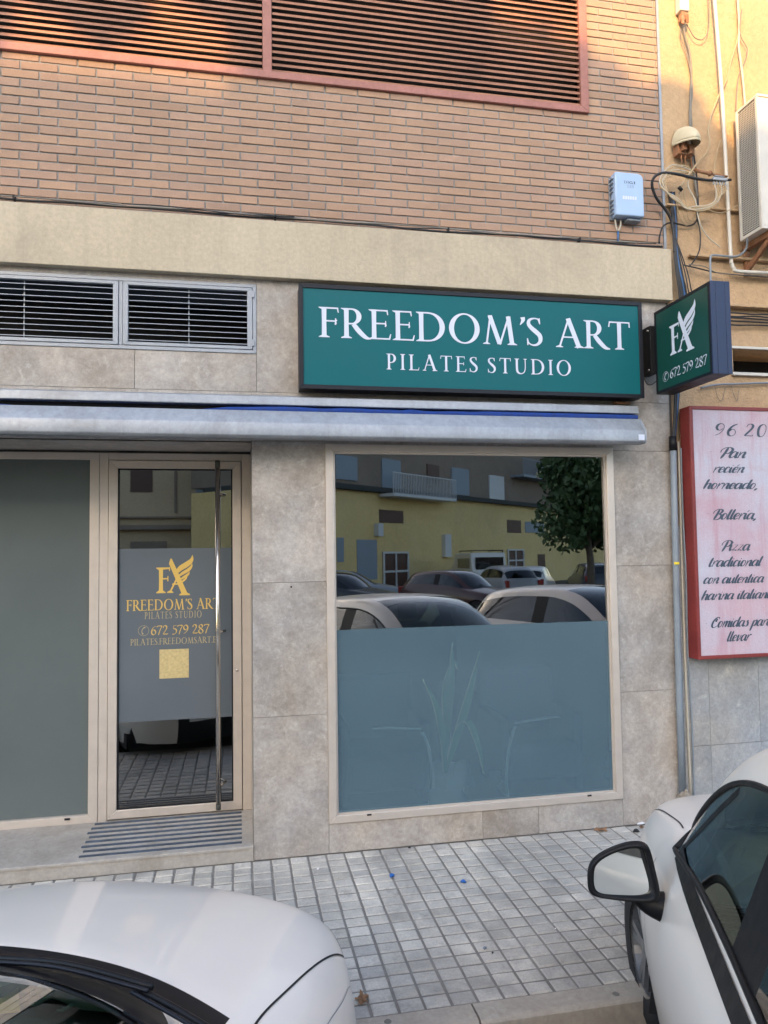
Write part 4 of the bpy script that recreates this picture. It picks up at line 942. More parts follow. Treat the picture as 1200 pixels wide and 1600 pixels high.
def ribbon_on(root,vs,fs,pts,axis,w,name,mat,lift=.002,n=10):
    """thin gap line draped on the shell. pts 2d: axis 'z' -> (x,y) cast from above, axis 'x' (sign) -> (y,z) cast from the side"""
    bv=BVHTree.FromPolygons([tuple(v) for v in vs],[f for f,t in fs])
    C=catmull([(p[0],p[1],0) for p in pts],n); L=[];Q=[]
    for i,p in enumerate(C):
        if axis=='z': hit=bv.ray_cast(Vector((p.x,p.y,3)),Vector((0,0,-1)))
        else: s=1 if axis=='+x' else -1; hit=bv.ray_cast(Vector((s*3,p.x,p.y)),Vector((-s,0,0)))
        if hit[0] is None: continue
        nrm=hit[1]; 
        if (axis=='z' and nrm.z<0) or (axis=='+x' and nrm.x<0) or (axis=='-x' and nrm.x>0): nrm=-nrm
        L.append((hit[0],nrm))
    if len(L)<2: return
    A=[];Bq=[]
    for i,(p,nr) in enumerate(L):
        t=(L[min(i+1,len(L)-1)][0]-L[max(i-1,0)][0]).normalized(); s_=t.cross(nr).normalized()*(w/2); A.append(p+s_+nr*lift); Bq.append(p-s_+nr*lift)
    m=len(A); mb=MB(); mb.add(A+Bq,[(i,i+1,m+i+1,m+i) for i in range(m-1)]); return mb.build(name,mat,root,fix=False)
def door_mirror(root,sx,hero=False):
    # housing opens towards the rear (-y)
    out=[(-.008,.02),(.004,.10),(.022,.160),(.07,.168),(.145,.138),(.192,.098),(.204,.045),(.190,.004),(.12,-.006),(.02,-.004)]
    bx,by,bz=.836,-1.61,.846
    C=catmull([(u,0,v) for u,v in out],5,True); n=len(C); rings=[]
    cu=.095;cv=.075
    mb=MB(); V=[]
    for (s,dy) in ((1,0),(.985,.02),(.91,.045),(.74,.07),(.4,.085),(0.02,.09)):
        for p in C: V.append((sx*(bx+cu+(p.x-cu)*s),by+dy-.03*(p.x),bz+cv+(p.z-cv)*s))
    mb.add(V,[(k*n+i,k*n+(i+1)%n,(k+1)*n+(i+1)%n,(k+1)*n+i) for k in range(5) for i in range(n)]); mr=mb.build('door_mirror',M['carwhite'] if hero else M['black'],root,smooth=True)
    mb=MB(); V=[]
    for (s,dy) in ((1.012,.012),(1.015,-.010),(.97,-.018),(.86,-.014),(.81,.022)):
        for p in C: V.append((sx*(bx+cu+(p.x-cu)*s),by+dy-.03*(p.x),bz+cv+(p.z-cv)*s))
    mb.add(V,[(k*n+i,k*n+(i+1)%n,(k+1)*n+(i+1)%n,(k+1)*n+i) for k in range(4) for i in range(n)]); mb.build('mirror_rim',M['black'],mr,smooth=True)
    mb=MB(); mb.add([(sx*(bx+cu+(p.x-cu)*.83),by+.006-.16*(p.x-cu)+.13*(p.z-cv),bz+cv+(p.z-cv)*.83) for p in C],[tuple(range(n))]); mb.build('mirror_glass',M['mirror'],mr,fix=False)
    mb=MB(); mb.tube([(sx*(bx+.07),by+.05,bz+.0),(sx*(bx+.02),by+.045,bz-.03),(sx*(bx-.035),by+.05,bz-.045)],lambda t:.022+.026*t,12,4); mb.build('mirror_arm',M['black'],mr,smooth=True)
    return mr
def edge_tubes(root,vs,fs,s):
    cnt={}
    for f,t in fs:
        if t not in('side_glass','pillar'): continue
        if sum(vs[i].x for i in f)*s<0: continue
        for k in range(len(f)):
            e=tuple(sorted((f[k],f[(k+1)%len(f)]))); cnt[e]=cnt.get(e,0)+1
    adj={}
    for (a,b_),c in cnt.items():
        if c==1: adj.setdefault(a,[]).append(b_); adj.setdefault(b_,[]).append(a)
    done=set()
    for st_ in list(adj):
        if st_ in done: continue
        loop=[st_]; done.add(st_); cur=st_
        while True:
            nx=[q for q in adj[cur] if q not in done]
            if not nx: break
            cur=nx[0]; done.add(cur); loop.append(cur)
        if len(loop)>12:
            pts=[vs[i]+Vector((s*.002,0,0)) for i in loop]
            mb=MB(); mb.tube(pts,.0085,6,1,True); mb.build('window_rubber',M['black'],root,smooth=True)
# left hero car
lc,vs,fs=car('parked_car','white hatchback whose bonnet noses in beside the studio step',-.229,-1.526,R(22),M['carwhite'],3,'left',fn=lambda x,y,z:(x*(1-.05*max(0,z-.93)),y-(max(0,z-.93)*.62 if y>-2.3 else 0),.93+(z-.93)*.90 if z>.93 else z))
LCX=.03
lc.location=(-.229+LCX*.927+.0,-1.526-LCX*.375,GZ)
for s in (-1,1):
    ribbon_on(lc,vs,fs,[(s*.722,-.42),(s*.722,-.48),(s*.715,-.58),(s*.703,-.72),(s*.692,-.86),(s*.680,-1.0),(s*.68,-1.1)],'z',.006,'panel_gap',M['black'])
    ribbon_on(lc,vs,fs,[(s*.765,-.52),(s*.785,-.7),(s*.79,-.95)],'z',.0025,'panel_gap',M['greypvc'])
    door_mirror(lc,s,True)
ribbon_on(lc,vs,fs,[(-.722,-.42),(-.60,-.27),(-.4,-.18),(0,-.14),(.4,-.18),(.60,-.27),(.722,-.42)],'z',.006,'panel_gap',M['black'])
# bulkhead well and wipers
for (a,b_,c) in (((-.05,-.985,.925),(.18,-1.02,.950),(.44,-1.075,.952)),((.66,-1.165,.915),(.52,-1.12,.938),(.40,-1.075,.945))):
    mb=MB(); mb.tube([a,b_,c],.0075,8,6); mb.tube([(a[0],a[1],a[2]-.02),(a[0],a[1],a[2]+.012)],.018,12,1)
    wp_=mb.build('wiper',M['black'],lc,smooth=True)
    mb=MB(); d=Vector((.0,-.022,.004)); mb.tube([Vector(a)+d,Vector(b_)+d*1.1,Vector(c)+d],.005,6,6); mb.build('wiper_blade',M['blackmetal'],wp_,smooth=True)
# things on the dashboard
def put(name,label,cat,loc,rz=0): return thing(name,label,cat,loc,None,rz)
def lc_world(x,y,z): 
    th=R(22); o=lc.location; return (o.x+x*math.cos(th)+y*math.sin(th),o.y-x*math.sin(th)+y*math.cos(th),o.z+z)
q=lc_world(.27,-1.12,.922)
mb=MB()
mb.tube([(-.085,0,.012),(-.05,.006,.015),(0,0,.016),(.04,-.004,.012),(.09,.006,.006),(.13,-.004,.004)],lambda t:.013*math.sin(math.pi*min(1,.25+t*.72))+.002,10,5)
mb.tube([(-.10,.002,.014),(-.085,0,.016),(-.07,.002,.014)],lambda t:.011,10,3)
for x,dy in ((-.055,.03),(-.055,-.03),(.02,.03),(.02,-.028)): mb.tube([(x,0,.01),(x-.008,dy*.6,.012),(x-.022,dy,.003)],.0045,6,3); mb.tube([(x-.022,dy,.003),(x-.036,dy*1.2,.003)],.003,5,1); mb.tube([(x-.022,dy,.003),(x-.03,dy*.7,.003)],.003,5,1)
o=mb.build('toy_lizard',M['lizard'],None,smooth=True); o.location=q; o.rotation_euler=(0,0,R(-22-8)); tag(o,'pale green toy lizard lying on the dashboard of the left car','toy')
q=lc_world(.10,-1.135,.918); mb=MB(); mb.prism([(-.05,-.04),(.05,-.045),(.02,.05)],lambda u,v,d:(u,v,d),0,.004); o=mb.build('paper_card',M['yellow'],None); o.location=q; tag(o,'yellow paper card on the dashboard of the left car','card')
q=lc_world(.10,-1.07,.918); mb=MB(); mb.tube([(-.06,.02,.0),(0,.035,.004),(.05,.02,0),(.055,-.02,0),(.03,-.035,0)],.007,8,5); o=mb.build('charging_cable',M['lightblue'],None,smooth=True); o.location=q; tag(o,'light blue cord curled on the dashboard of the left car','cord')

# right hero car
th=R(24.8); RO=Vector((2.556,-1.569))+Vector((math.sin(th),math.cos(th)))*.34
rc,vs,fs=car('parked_car','white hatchback at the right with steering wheel seen through its open looking side window',RO.x,RO.y,th,M['carwhite'],3,'right',steer=R(9))
rc['label']='white hatchback at the right whose door mirror and steering wheel are in view'
for s in (-1,1):
    door_mirror(rc,s,True)
    ax='+x' if s>0 else '-x'
    ribbon_on(rc,vs,fs,[(-1.26,.30),(-1.25,.5),(-1.23,.7),(-1.27,.84)],ax,.006,'panel_gap',M['black'])
    ribbon_on(rc,vs,fs,[(-2.385,.30),(-2.385,.6),(-2.385,.9)],ax,.006,'panel_gap',M['black'])
    ribbon_on(rc,vs,fs,[(s*.722,-.42),(s*.722,-.48),(s*.715,-.58),(s*.703,-.72),(s*.692,-.86),(s*.680,-1.0),(s*.68,-1.1)],'z',.006,'panel_gap',M['black'])
    edge_tubes(rc,vs,fs,s)
    ribbon_on(rc,vs,fs,[(-1.50,.965),(-1.70,1.12),(-1.90,1.28)],ax,.026,'quarter_bar',M['black'],.001)
    ribbon_on(rc,vs,fs,[(-1.49,.952),(-1.55,.957),(-1.7,.963),(-2.0,.971),(-2.5,.983),(-3.1,.998),(-3.4,1.01)],ax,.055,'belt_moulding',M['black'],.004)
    mb=MB(); mb.tube([(s*.842,-1.12,.70),(s*.846,-1.15,.70),(s*.842,-1.18,.70)],.018,10,3); mb.build('side_indicator',M['indicator'],rc,smooth=True)
# steering wheel
sw=MB(); Mx=Matrix.Translation((-.36,-1.78,.86))@Matrix.Rotation(R(62),4,'X')
ringp=[Mx@Vector((.185*math.cos(a*math.pi/12),.185*math.sin(a*math.pi/12),0)) for a in range(24)]
sw.tube(ringp,.015,10,2,True); swo=sw.build('steering_wheel',M['black'],rc,smooth=True)
mb=MB()
for a in (0,math.pi,-math.pi/2): mb.bar(Mx@Vector((0,0,0)),Mx@Vector((.18*math.cos(a),.18*math.sin(a),0)),.035,.015,(0,0,1))
mb.lathe([(0,.03),(.05,.025),(.065,0),(.05,-.03)],16,Mx); mb.build('spoke',M['greenint'],swo)
mb=MB(); 
for k in range(6): mb.box(-.68+.0,-.52,-1.66,-1.645,.80+.012*k,.806+.012*k)
mb.build('air_vent',M['black'],rc)
# ------------------------------------------------------------ what the windows reflect: the far side of the street
PN=Vector((0,-math.cos(TA),math.sin(TA))); P0=Vector((0,.020,1.3))
def refl(px,py,A0,dr):
    """mirror the view ray in the shop pane and meet the vertical facade through A0 along dr -> (s,z)"""
    d=ray(px,py); t=(P0-CAM).dot(PN)/d.dot(PN); h=CAM+d*t; d=d-PN*2*d.dot(PN)
    nn=Vector((-dr.y,dr.x,0)); k=(Vector((A0[0],A0[1],0))-h).dot(nn)/d.dot(nn); p=h+d*k
    return (p-Vector((A0[0],A0[1],0))).dot(dr),p.z
A0=(4.0,-29.0); A1=(30.0,-51.5); dr=Vector((A1[0]-A0[0],A1[1]-A0[1],0)).normalized(); LEN=(Vector((A1[0],A1[1],0))-Vector((A0[0],A0[1],0))).length
OB=thing('apartment_block','yellow and brown apartment block across the street seen in the shop window','building',(A0[0],A0[1],GZ),None,math.atan2(dr.y,dr.x))
# local: x along the facade (to the right seen from behind), +y into the street, z up
def win(mb,x0,x1,z0,z1,y0=.0,y1=.05): mb.box(x0,x1,y0,y1,z0,z1)
LZ=5.1
mb=MB(); mb.box(-.8,LEN,-9,0,0,LZ); mb.build('ground_floor',M['byellow'],OB)
mb=MB(); mb.box(-.8,LEN,-9,.05,LZ+.25,9.5); mb.build('upper_floor',M['bgrey'],OB)
mb=MB(); mb.box(-.8,LEN,-8,.35,LZ,LZ+.25); mb.build('ledge',M['dkint'],OB)
def box_from(px0,py0,px1,py1):
    a=refl(px0,py0,A0,dr); b_=refl(px1,py1,A0,dr); return min(a[0],b_[0]),max(a[0],b_[0]),min(a[1],b_[1])-GZ,max(a[1],b_[1])-GZ
for (r_,mk,nm,y) in (((522,710,556,752),'shutter','window',.07),((594,716,624,765),'shutter','window',.07),((665,725,684,755),'brownwood','window',.07),((703,730,731,775),'shutter','window',.07),((762,742,786,783),'shutterw','window',.07),
   ((526,840,537,878),'shutter','window',.03),((557,843,589,905),'shutter','garage_door',.03),((597,862,638,925),'brownwood','shop_door',.03),((792,812,814,833),'brownwood','window',.03),((820,815,850,833),'shutter','window',.03),((792,858,818,895),'brownwood','shop_door',.03),((840,866,852,900),'brownwood','door',.03),((592,796,630,818),'brownwood','window',.03)):
    x0,x1,a,b_=box_from(*r_); mb=MB(); mb.box(x0,x1,.0 if a<LZ else .05,(.0 if a<LZ else .05)+y,max(a,.05),b_)
    o=mb.build(nm,M[mk],OB)
    if nm in('shop_door',):
        mb=MB(); frame_rect(mb,x0,x1,max(a,.05),b_,.10,.031,.10); mb.box((x0+x1)/2-.04,(x0+x1)/2+.04,.031,.09,max(a,.05)+.1,b_-.1); mb.box(x0+.1,x1-.1,.031,.08,(a+b_)/2,(a+b_)/2+.1); mb.build('door_leaf_frame',M['shutterw'],o)
for r_ in ((590,741,690,781),(796,715,905,760)):
    x0,x1,a,b_=box_from(*r_); mb=MB(); mb.box(x0,x1,.05,1.0,a-.15,a); 
    k=x0
    while k<x1: mb.box(k,k+.03,.95,.98,a,a+1.0); k+=.14
    mb.box(x0,x1,.94,.99,a+1.0,a+1.05); mb.build('balcony',M['shutterw'] if r_[0]<600 else M['shutter'],OB)
mb=MB(); x0,x1,a,b_=box_from(690,835,700,870); mb.box(x0,x1,.0,.25,a,b_); x0,x1,a,b_=box_from(584,818,592,838); mb.box(x0,x1,0,.3,a,b_); mb.build('meter_box',M['shutterw'],OB)
# block that the door reflects, and that throws the street's shadow
LB=thing('apartment_block','tall beige apartment block across the street seen in the door glass','building',(-42,-38,GZ))
mb=MB(); mb.box(0,44.0,-10,0,0,17.9); mb.box(0,26.2,-10,0,17.9,18.5); mb.build('walls',M['bbeige'],LB)
mb=MB(); mb.box(-.1,44.1,0.0,.6,3.25,3.5); mb.box(-.1,44.1,0,.3,3.9,4.0); mb.box(-.1,40.1,0,.25,8.0,8.2); mb.box(-.1,40.1,0,.25,11.2,11.4); mb.build('ledge',M['bgrey'],LB)
for (a,b_,c,d,m_) in ((36.0,37.2,5.4,7.0,'brownwood'),(39.6,40.6,4.9,7.2,'shutter'),(40.8,42.4,4.4,7.4,'dkint'),(38.4,38.55,4.2,9,'bgrey'),(36,38,.1,2.6,'bgrey'),(39.5,42,.1,2.4,'shutter')): mb=MB(); mb.box(a,b_,0,.06,c,d); mb.build('window',M[m_],LB)
for i in range(11):
    for z in (5.9,9.1,12.3): mb=MB(); mb.box(1.2+i*3.0,2.3+i*3.0,0,.06,z,z+1.5); mb.build('window',M['brownwood'] if i%3 else M['shutter'],LB)
    if i%2: mb=MB(); mb.box(1.0+i*3,2.6+i*3,0,.06,.1,3.2); mb.build('shutter_door',M['bgrey'],LB)
# trees
def tree(name,label,x,y,h,cr,cz,n,seed,leafs=.12,lim=7,blobs=None,expo=.45):
    rt_=random.Random(seed); T=thing(name,label,'tree',(x,y,GZ),'trees along the far side of the street')
    mb=MB(); mb.tube([(0,0,0),(.05,.02,h*.3),(-.03,.05,h*.55),(0,0,h*.8)],lambda t:.16*(1-.6*t),12,5)
    ends=[]
    for k in range(lim):
        a=k*2*math.pi/lim+rt_.uniform(-.3,.3); z0=h*rt_.uniform(.4,.65); r_=cr*rt_.uniform(.5,.8)
        e=(math.cos(a)*r_,math.sin(a)*r_,z0+cr*rt_.uniform(.4,.9)); mb.tube([(0,0,z0),(e[0]*.5,e[1]*.5,z0+(e[2]-z0)*.6),e],lambda t:.06*(1-.8*t),8,4); ends.append(e)
    mb.build('trunk',M['bark'],T,smooth=True)
    cl=blobs or [(math.cos(k*2.4)*cr*.55*math.sqrt((k+.5)/12),math.sin(k*2.4)*cr*.55*math.sqrt((k+.5)/12),cz+rt_.uniform(-.5,.5)*cr,cr*rt_.uniform(.35,.55)) for k in range(12)]
    mb=MB(); tot=sum(c[3]**2 for c in cl)
    for c in cl:
        for _ in range(int(n*c[3]**2/tot)):
            d=Vector((rt_.gauss(0,1),rt_.gauss(0,1),rt_.gauss(0,1))).normalized()*c[3]*rt_.random()**expo*rt_.uniform(.93,1.0)
            p=Vector(c[:3])+d; u=Vector((rt_.uniform(-1,1),rt_.uniform(-1,1),rt_.uniform(-1,1))).normalized(); v=u.orthogonal().normalized(); s=leafs*rt_.uniform(.6,1.2)
            mb.add([p-u*s,p+v*s*.5,p+u*s,p-v*s*.5],[(0,1,2,3)])
    mb.build('crown',M['leaf'],T,fix=False); return T
def sunpt(x,z,Y):  # point at depth Y that shades (x,0,z) of the wall
    t=-Y/math.cos(R(SUN_AZ))/1.0; return (x-math.tan(R(SUN_AZ))*(-Y), Y, z+ t*math.tan(R(SUN_EL)))
TY=-11.0; tx,_,tz=sunpt(.6,5.3,TY)
def blob(x,z,r,dy=0): a=sunpt(x,z,TY+dy); return (a[0]-tx,a[1]-TY,a[2]-GZ,r)
bl=[blob(1.98,4.0,1.33,.3),blob(1.1,4.5,1.1,-.6),blob(3.9,3.5,.75,.4),blob(3.15,4.0,.34,.2),blob(3.0,4.8,.27,.2),blob(3.22,4.62,.22,.1),blob(3.45,4.42,.22,.1),blob(3.7,4.2,.3,.1),
    blob(-1.2,5.9,.42),blob(-.3,5.75,.33,.5),blob(.55,5.9,.40,-.4),blob(1.3,5.6,.36,.4),blob(1.6,5.95,.3,.2),blob(-.2,5.45,.3,.1),blob(-1.1,5.4,.35,.1),blob(.35,5.45,.3,.6),blob(-.8,5.15,.26,.3),blob(.15,5.1,.22,-.2),blob(.8,4.95,.25,.1),blob(1.5,5.0,.25,.3),blob(-1.6,5.0,.3),blob(2.6,4.6,.4,-.1)]
tree('street_tree','tall street tree that throws dappled shade on the louvres',tx,TY,tz+1.5,2.6,tz,26000,5,.075,9,bl,.22)
tree('street_tree','dark green tree beside the parked cars in the window reflection',11.6,-18.5,4.4,2.2,3.8,9000,8,.13)
tree('street_tree','green tree before the yellow block at the reflection edge',19.5,-26.5,6.5,2.6,5.6,5000,9,.16)
# parked cars in the reflection
PC=[('silver hatchback seen from behind in the window reflection',M['carsilver'],9.9,-25.0,3.25,(1,1,1)),
    ('dark saloon left of the silver hatchback in the reflection',M['cardark'],4.9,-18.0,.9,(1,1.05,.97)),
    ('blue grey car far left in the reflection',M['carblue'],3.0,-14.0,1.25,(1,1.05,.95)),
    ('silver blue estate behind the dark saloon in the reflection',M['carsilver'],6.3,-23.5,1.5,(1,1.1,.95)),
    ('dark red car low in the middle of the reflection',M['carred'],8.0,-16.0,.6,(1.02,1.05,.98)),
    ('white hatchback behind the silver one in the reflection',M['carwhite'],13.4,-27.0,2.6,(1,1,.95)),
    ('dark hatchback near the yellow wall in the reflection',M['cardark'],16.2,-28.5,2.9,(1,1.05,1)),
    ('white car below the tree in the reflection',M['carwhite'],13.6,-20.8,3.9,(1,1,.97)),
    ('white hatchback parked next to the right car and seen only in reflection',M['carwhite'],5.35,-2.45,R(24.8),(1,1,1))]
proto=None
def copy_tree(o,parent=None):
    c=o.copy(); scene.collection.objects.link(c); c.parent=parent
    for ch in list(o.children): copy_tree(ch,c)
    return c
for lab,pm,x,y,a,sc in PC:
    if proto is None: proto,_v,_f=car('parked_car',lab,x,y,a,pm,2,scale=sc,group='cars parked across the street'); r_=proto
    else: r_=copy_tree(proto)
    r_.location=(x,y,GZ); r_.rotation_euler=(0,0,-a); r_.scale=sc; r_['label']=lab
    if r_ is not proto:
        for ch in r_.children:
            if ch.name.startswith('body') or ch.name.startswith('hood'): ch.data=ch.data.copy(); ch.data.materials[0]=pm
# van
vanr=thing('parked_van','white van with a roof rack in the window reflection','van',(12.2,-30.6,GZ),None,0)
mb=MB(); mb.prism([(-.0,.35),(0,.9),(.35,1.1),(1.1,1.25),(1.75,1.95),(2.1,2.02),(4.5,2.02),(4.7,1.3),(4.75,.35)],lambda u,v,d:(d,-u,v),-.9,.9); vb=mb.build('body',M['carwhite'],vanr,bevel=.07,segs=3); vb.location=(0,4.75,0)
vb.location=(0,0,0); vb.rotation_euler=(0,0,math.pi)
vanr.location=(12.2,-35.0,GZ); 
mb=MB(); mb.box(-.72,.72,4.66,4.74,1.2,1.8); mb.box(-.915,-.88,2.3,4.3,1.25,1.75); mb.box(.88,.915,2.3,4.3,1.25,1.75); mb.build('van_window',M['carglassdark'],vanr)
mb=MB()
for y in (2.4,3.1,3.8,4.4): mb.bar((-.8,y,2.14),(.8,y,2.14),.04,.03)
for x in (-.8,.8): mb.bar((x,2.3,2.12),(x,4.5,2.12),.04,.04); mb.bar((x,2.4,2.0),(x,2.4,2.12),.03,.03); mb.bar((x,4.4,2.0),(x,4.4,2.12),.03,.03)
mb.build('roof_rack',M['black'],vanr)
for x in (-.8,.8):
    for y in (.95,3.8): mb=MB(); mb.lathe([(0,.1),(.2,.1),(.3,.09),(.32,.05),(.32,-.05),(.3,-.09),(0,-.1)],20,Matrix.Translation((x,y,.32))@Matrix.Rotation(R(90),4,'Y')); mb.build('wheel',M['tyre'],vanr,smooth=True)

# ------------------------------------------------------------ services on the wall
def cable(name,label,pts,r,mat,cat='cable',group=None,n=8,sm=6):
    """pts: (px,py,Y) on the wall, strung as one tube"""
    mb=MB(); mb.tube([P(a,b_,Y=c) for a,b_,c in pts],r,n,sm); o=mb.build(name,M[mat],None,smooth=True); return tag(o,label,cat,group)
# conduit pipe
cable('conduit_pipe','thick grey conduit pipe standing on the corner between the two buildings',[(1051.5,690,-.035),(1058,965,-.035),(1066,1240,-.035)],.0215,'greypvc','pipe',n=18,sm=2)
mb=MB(); a=P(1051,682,Y=-.036); b_=P(1052,704,Y=-.036); mb.tube([a,b_],.0245,16,1); o=mb.build('tape_wrap',M['black'],None,smooth=True); tag(o,'black tape wound round the top of the grey conduit pipe','tape')
mb=MB(); 
for k in range(3):
    a=P(1055+k*2.0,880,Y=-.064+.004*k); mb.box(a.x-.006,a.x+.006,-.064,-.060,a.z-.008,a.z+.008)
tag(mb.build('yellow_tag',M['yellow'],None),'tiny yellow tag stuck on the grey conduit pipe','tag')
cable('corner_trim','thin beige strip right beside the grey conduit pipe',[(1060,690,-.018),(1066,900,-.018),(1071,1050,-.018),(1080,1262,-.018)],.008,'cabwhite','trim',n=8,sm=4)
cable('grey_lead','thin grey lead beside the red menu sign running to the ground',[(1064,700,-.03),(1067,800,-.03),(1072,900,-.03),(1074,1000,-.02),(1077,1060,-.02),(1082,1150,-.02),(1085,1262,-.02)],.0055,'greypvc')
# foam lump
mb=MB(); c=P(1070,1248,Y=-.05); rr=random.Random(4); bm=bmesh.new(); bmesh.ops.create_icosphere(bm,subdivisions=4,radius=1)
for v in bm.verts:
    d=v.co.normalized(); k=1+.22*math.sin(d.x*9+1)*math.sin(d.z*8)+.12*math.sin(d.y*17+d.z*13)
    v.co=Vector((d.x*.044*k,d.y*.040*k,d.z*.056*k))
me=bpy.data.meshes.new('foam_lump'); bm.to_mesh(me); bm.free(); me.materials.append(M['foam']); me.polygons.foreach_set('use_smooth',[True]*len(me.polygons))
o=bpy.data.objects.new('foam_lump',me); scene.collection.objects.link(o); o.location=c; tag(o,'dirty lump of sealing foam at the foot of the conduit pipe','foam')
mb=MB(); 
for k in range(3): a=P(1065+k*4,1258,Y=-.05); mb.tube([a,(a.x+.002,-.05,.0)],.008,8,1)
tag(mb.build('cable_stub',M['cabblack'],None,smooth=True),'black cables entering the pavement below the foam lump','cable')
# black bundle down the corner
offs=[(0,0),(5,0),(9,1),(3,2),(12,0)]
names=['leftmost','second','third','fourth','rightmost']
for k,(dx,dy) in enumerate(offs):
    w=[(1045+dx*.7,300+dy,-.012-.004*k),(1051+dx*.5,345,-.02),(1053+dx*.4,385,-.062),(1056+dx*.6,420,-.066),(1061+dx*.9,455,-.066),(1063+dx*.8,500,-.05),(1058+dx*.5,560,-.04),(1055+dx*.5,612,-.035),(1053+dx*.35,660,-.035),(1050.5+dx*.3,690,-.035)]
    cable('black_cable','%s black cable of the bundle running down the corner behind the small sign'%names[k],w,.0068 if k!=1 else .009,'cabblack' if k not in(2,) else 'cabblue',group='black cables bundled down the corner')
for k in range(3):
    cable('black_cable','%s slack black cable fanning out above the small sign'%('first','middle','last')[k],[(1055,370,-.06),(1060+k*2,395,-.07),(1066+k*4,425,-.075),(1070+k*4.5,448,-.08),(1073+k*4.5,475,-.06),(1068,540,-.04)],.004,'cabblack',group='slack cables above the small sign')
cable('black_cable','thick black cable looping out of the grey splice over the brick edge',[(1142,281,-.10),(1115,282,-.10),(1088,279,-.11),(1062,273,-.12),(1038,270,-.12),(1023,276,-.11),(1019,290,-.09),(1026,310,-.07),(1040,328,-.05),(1049,345,-.04),(1053,368,-.045),(1054,395,-.066)],.0095,'cabblack')
cable('black_cable','black cable looping from the beam end up to the neighbour wall',[(1030,380,-.065),(1031,368,-.03),(1036,354,-.03),(1047,348,-.035),(1060,350,-.03),(1075,353,-.02),(1086,348,-.02),(1091,335,-.02),(1090,300,-.02),(1088,270,-.02),(1083,235,-.02)],.0055,'cabblack')
cable('black_cable','thin black cable hanging straight down the neighbour wall to the ledge',[(1090,300,-.02),(1089,335,-.02),(1094,365,-.02),(1093,390,-.03),(1084,408,-.035),(1077,416,-.035)],.0045,'cabblack')
cable('black_cable','thin black line running right along the ledge of the neighbour wall',[(1068,414,-.04),(1090,419,-.045),(1120,426,-.045),(1160,430,-.045),(1240,436,-.045)],.0045,'cabblack')
cable('black_cable','thin dark line dipping just above the ledge line',[(1076,413,-.045),(1100,416,-.05),(1115,424,-.05),(1135,428,-.05),(1210,431,-.05)],.003,'cabgrey')
for k in range(5):
    cable('black_cable','black cable %s of the bundle under the neighbour ledge'%('uppermost','second','third','fourth','lowest')[k],[(1120,487+k*4.2,-.02-.004*(k%2)),(1150,489+k*4.4+1.5*math.sin(k*2),-.03),(1175,491+k*4.0-1.2*math.sin(k),-.028),(1205,492+k*4.3,-.03),(1260,497+k*4.3,-.03)],.0055,'cabblack',group='cables under the neighbour ledge')
cable('grey_lead','pale grey conduit running right under the vent opening',[(1095,606,-.02),(1120,601,-.02),(1150,600,-.02),(1200,598,-.02),(1260,597,-.02)],.007,'greypvc')
for k in range(2):
    cable('black_cable','%s thin wire scrawled on the stucco above the red sign'%('left','right')[k],[(1117+k*26,603,-.008),(1119+k*26,612,-.008),(1122+k*27,622,-.008),(1128+k*24,626,-.008),(1133+k*22,606,-.008)],.0016,'cabgrey')
cable('black_cable','short black wire hanging between the two green signs',[(1006,588,-.10),(1008,595,-.10),(1013,601,-.09),(1020,600,-.09),(1029,592,-.11)],.0028,'cabblack')
# along the beam
rw=random.Random(2)
def bz(px): return 312+px*(390-312)/1050
for k,(lab,r_,m_,lo,hi) in enumerate((('thickest black cable lying along the top of the cream beam',.007,'cabblack',0,1040),('thin black cable wavering along the beam top',.0035,'cabblack',80,1035),('dark grey cable along the beam top above the black ones',.004,'cabgrey',-40,1032),('loose black cable rising in short arcs from the beam top',.003,'cabblack',190,470))):
    pts=[];x=lo
    while x<hi+1:
        am=2.2 if k in(1,3) else 1.0
        pts.append((x,bz(x)-3.2-k*1.4+am*math.sin(x*.021+k*2)+rw.uniform(-.8,.8),-.022-.004*k if k!=3 else -.04)); x+=45
    cable('beam_cable',lab,pts,r_,m_,group='cables lying along the beam')
for x in (22,430,700,905):
    q=P(x,bz(x)-4,Y=-.02); mb=MB(); mb.box(q.x-.006,q.x+.006,-.034,-.001,q.z-.012,q.z+.014); tag(mb.build('cable_clip',M['black'],None),'black cable clip at the beam top, %s'%{22:'far left of the wall',430:'above the right end of the vent grille',700:'above the middle of the teal sign',905:'left of the pale blue box'}[x],'clip')
# white pvc pipe
cable('white_pipe','white pipe running down the stucco and turning right at the ledge',[(1114,-30,-.05),(1128,150,-.05),(1141,385,-.05),(1143.5,412,-.05),(1147,420,-.05),(1155,424,-.05),(1215,427,-.05),(1280,430,-.05)],.0125,'offwhite','pipe',n=14,sm=6)
cable('grey_pipe','thin grey bent pipe from the outdoor unit down behind the small sign',[(1110.5,450,-.07),(1110,420,-.07),(1110,403,-.07),(1113,399,-.07),(1122,399,-.07),(1145,401,-.07),(1157,398,-.07),(1166,388,-.09),(1168,372,-.12)],.0075,'greypvc','pipe',n=10)
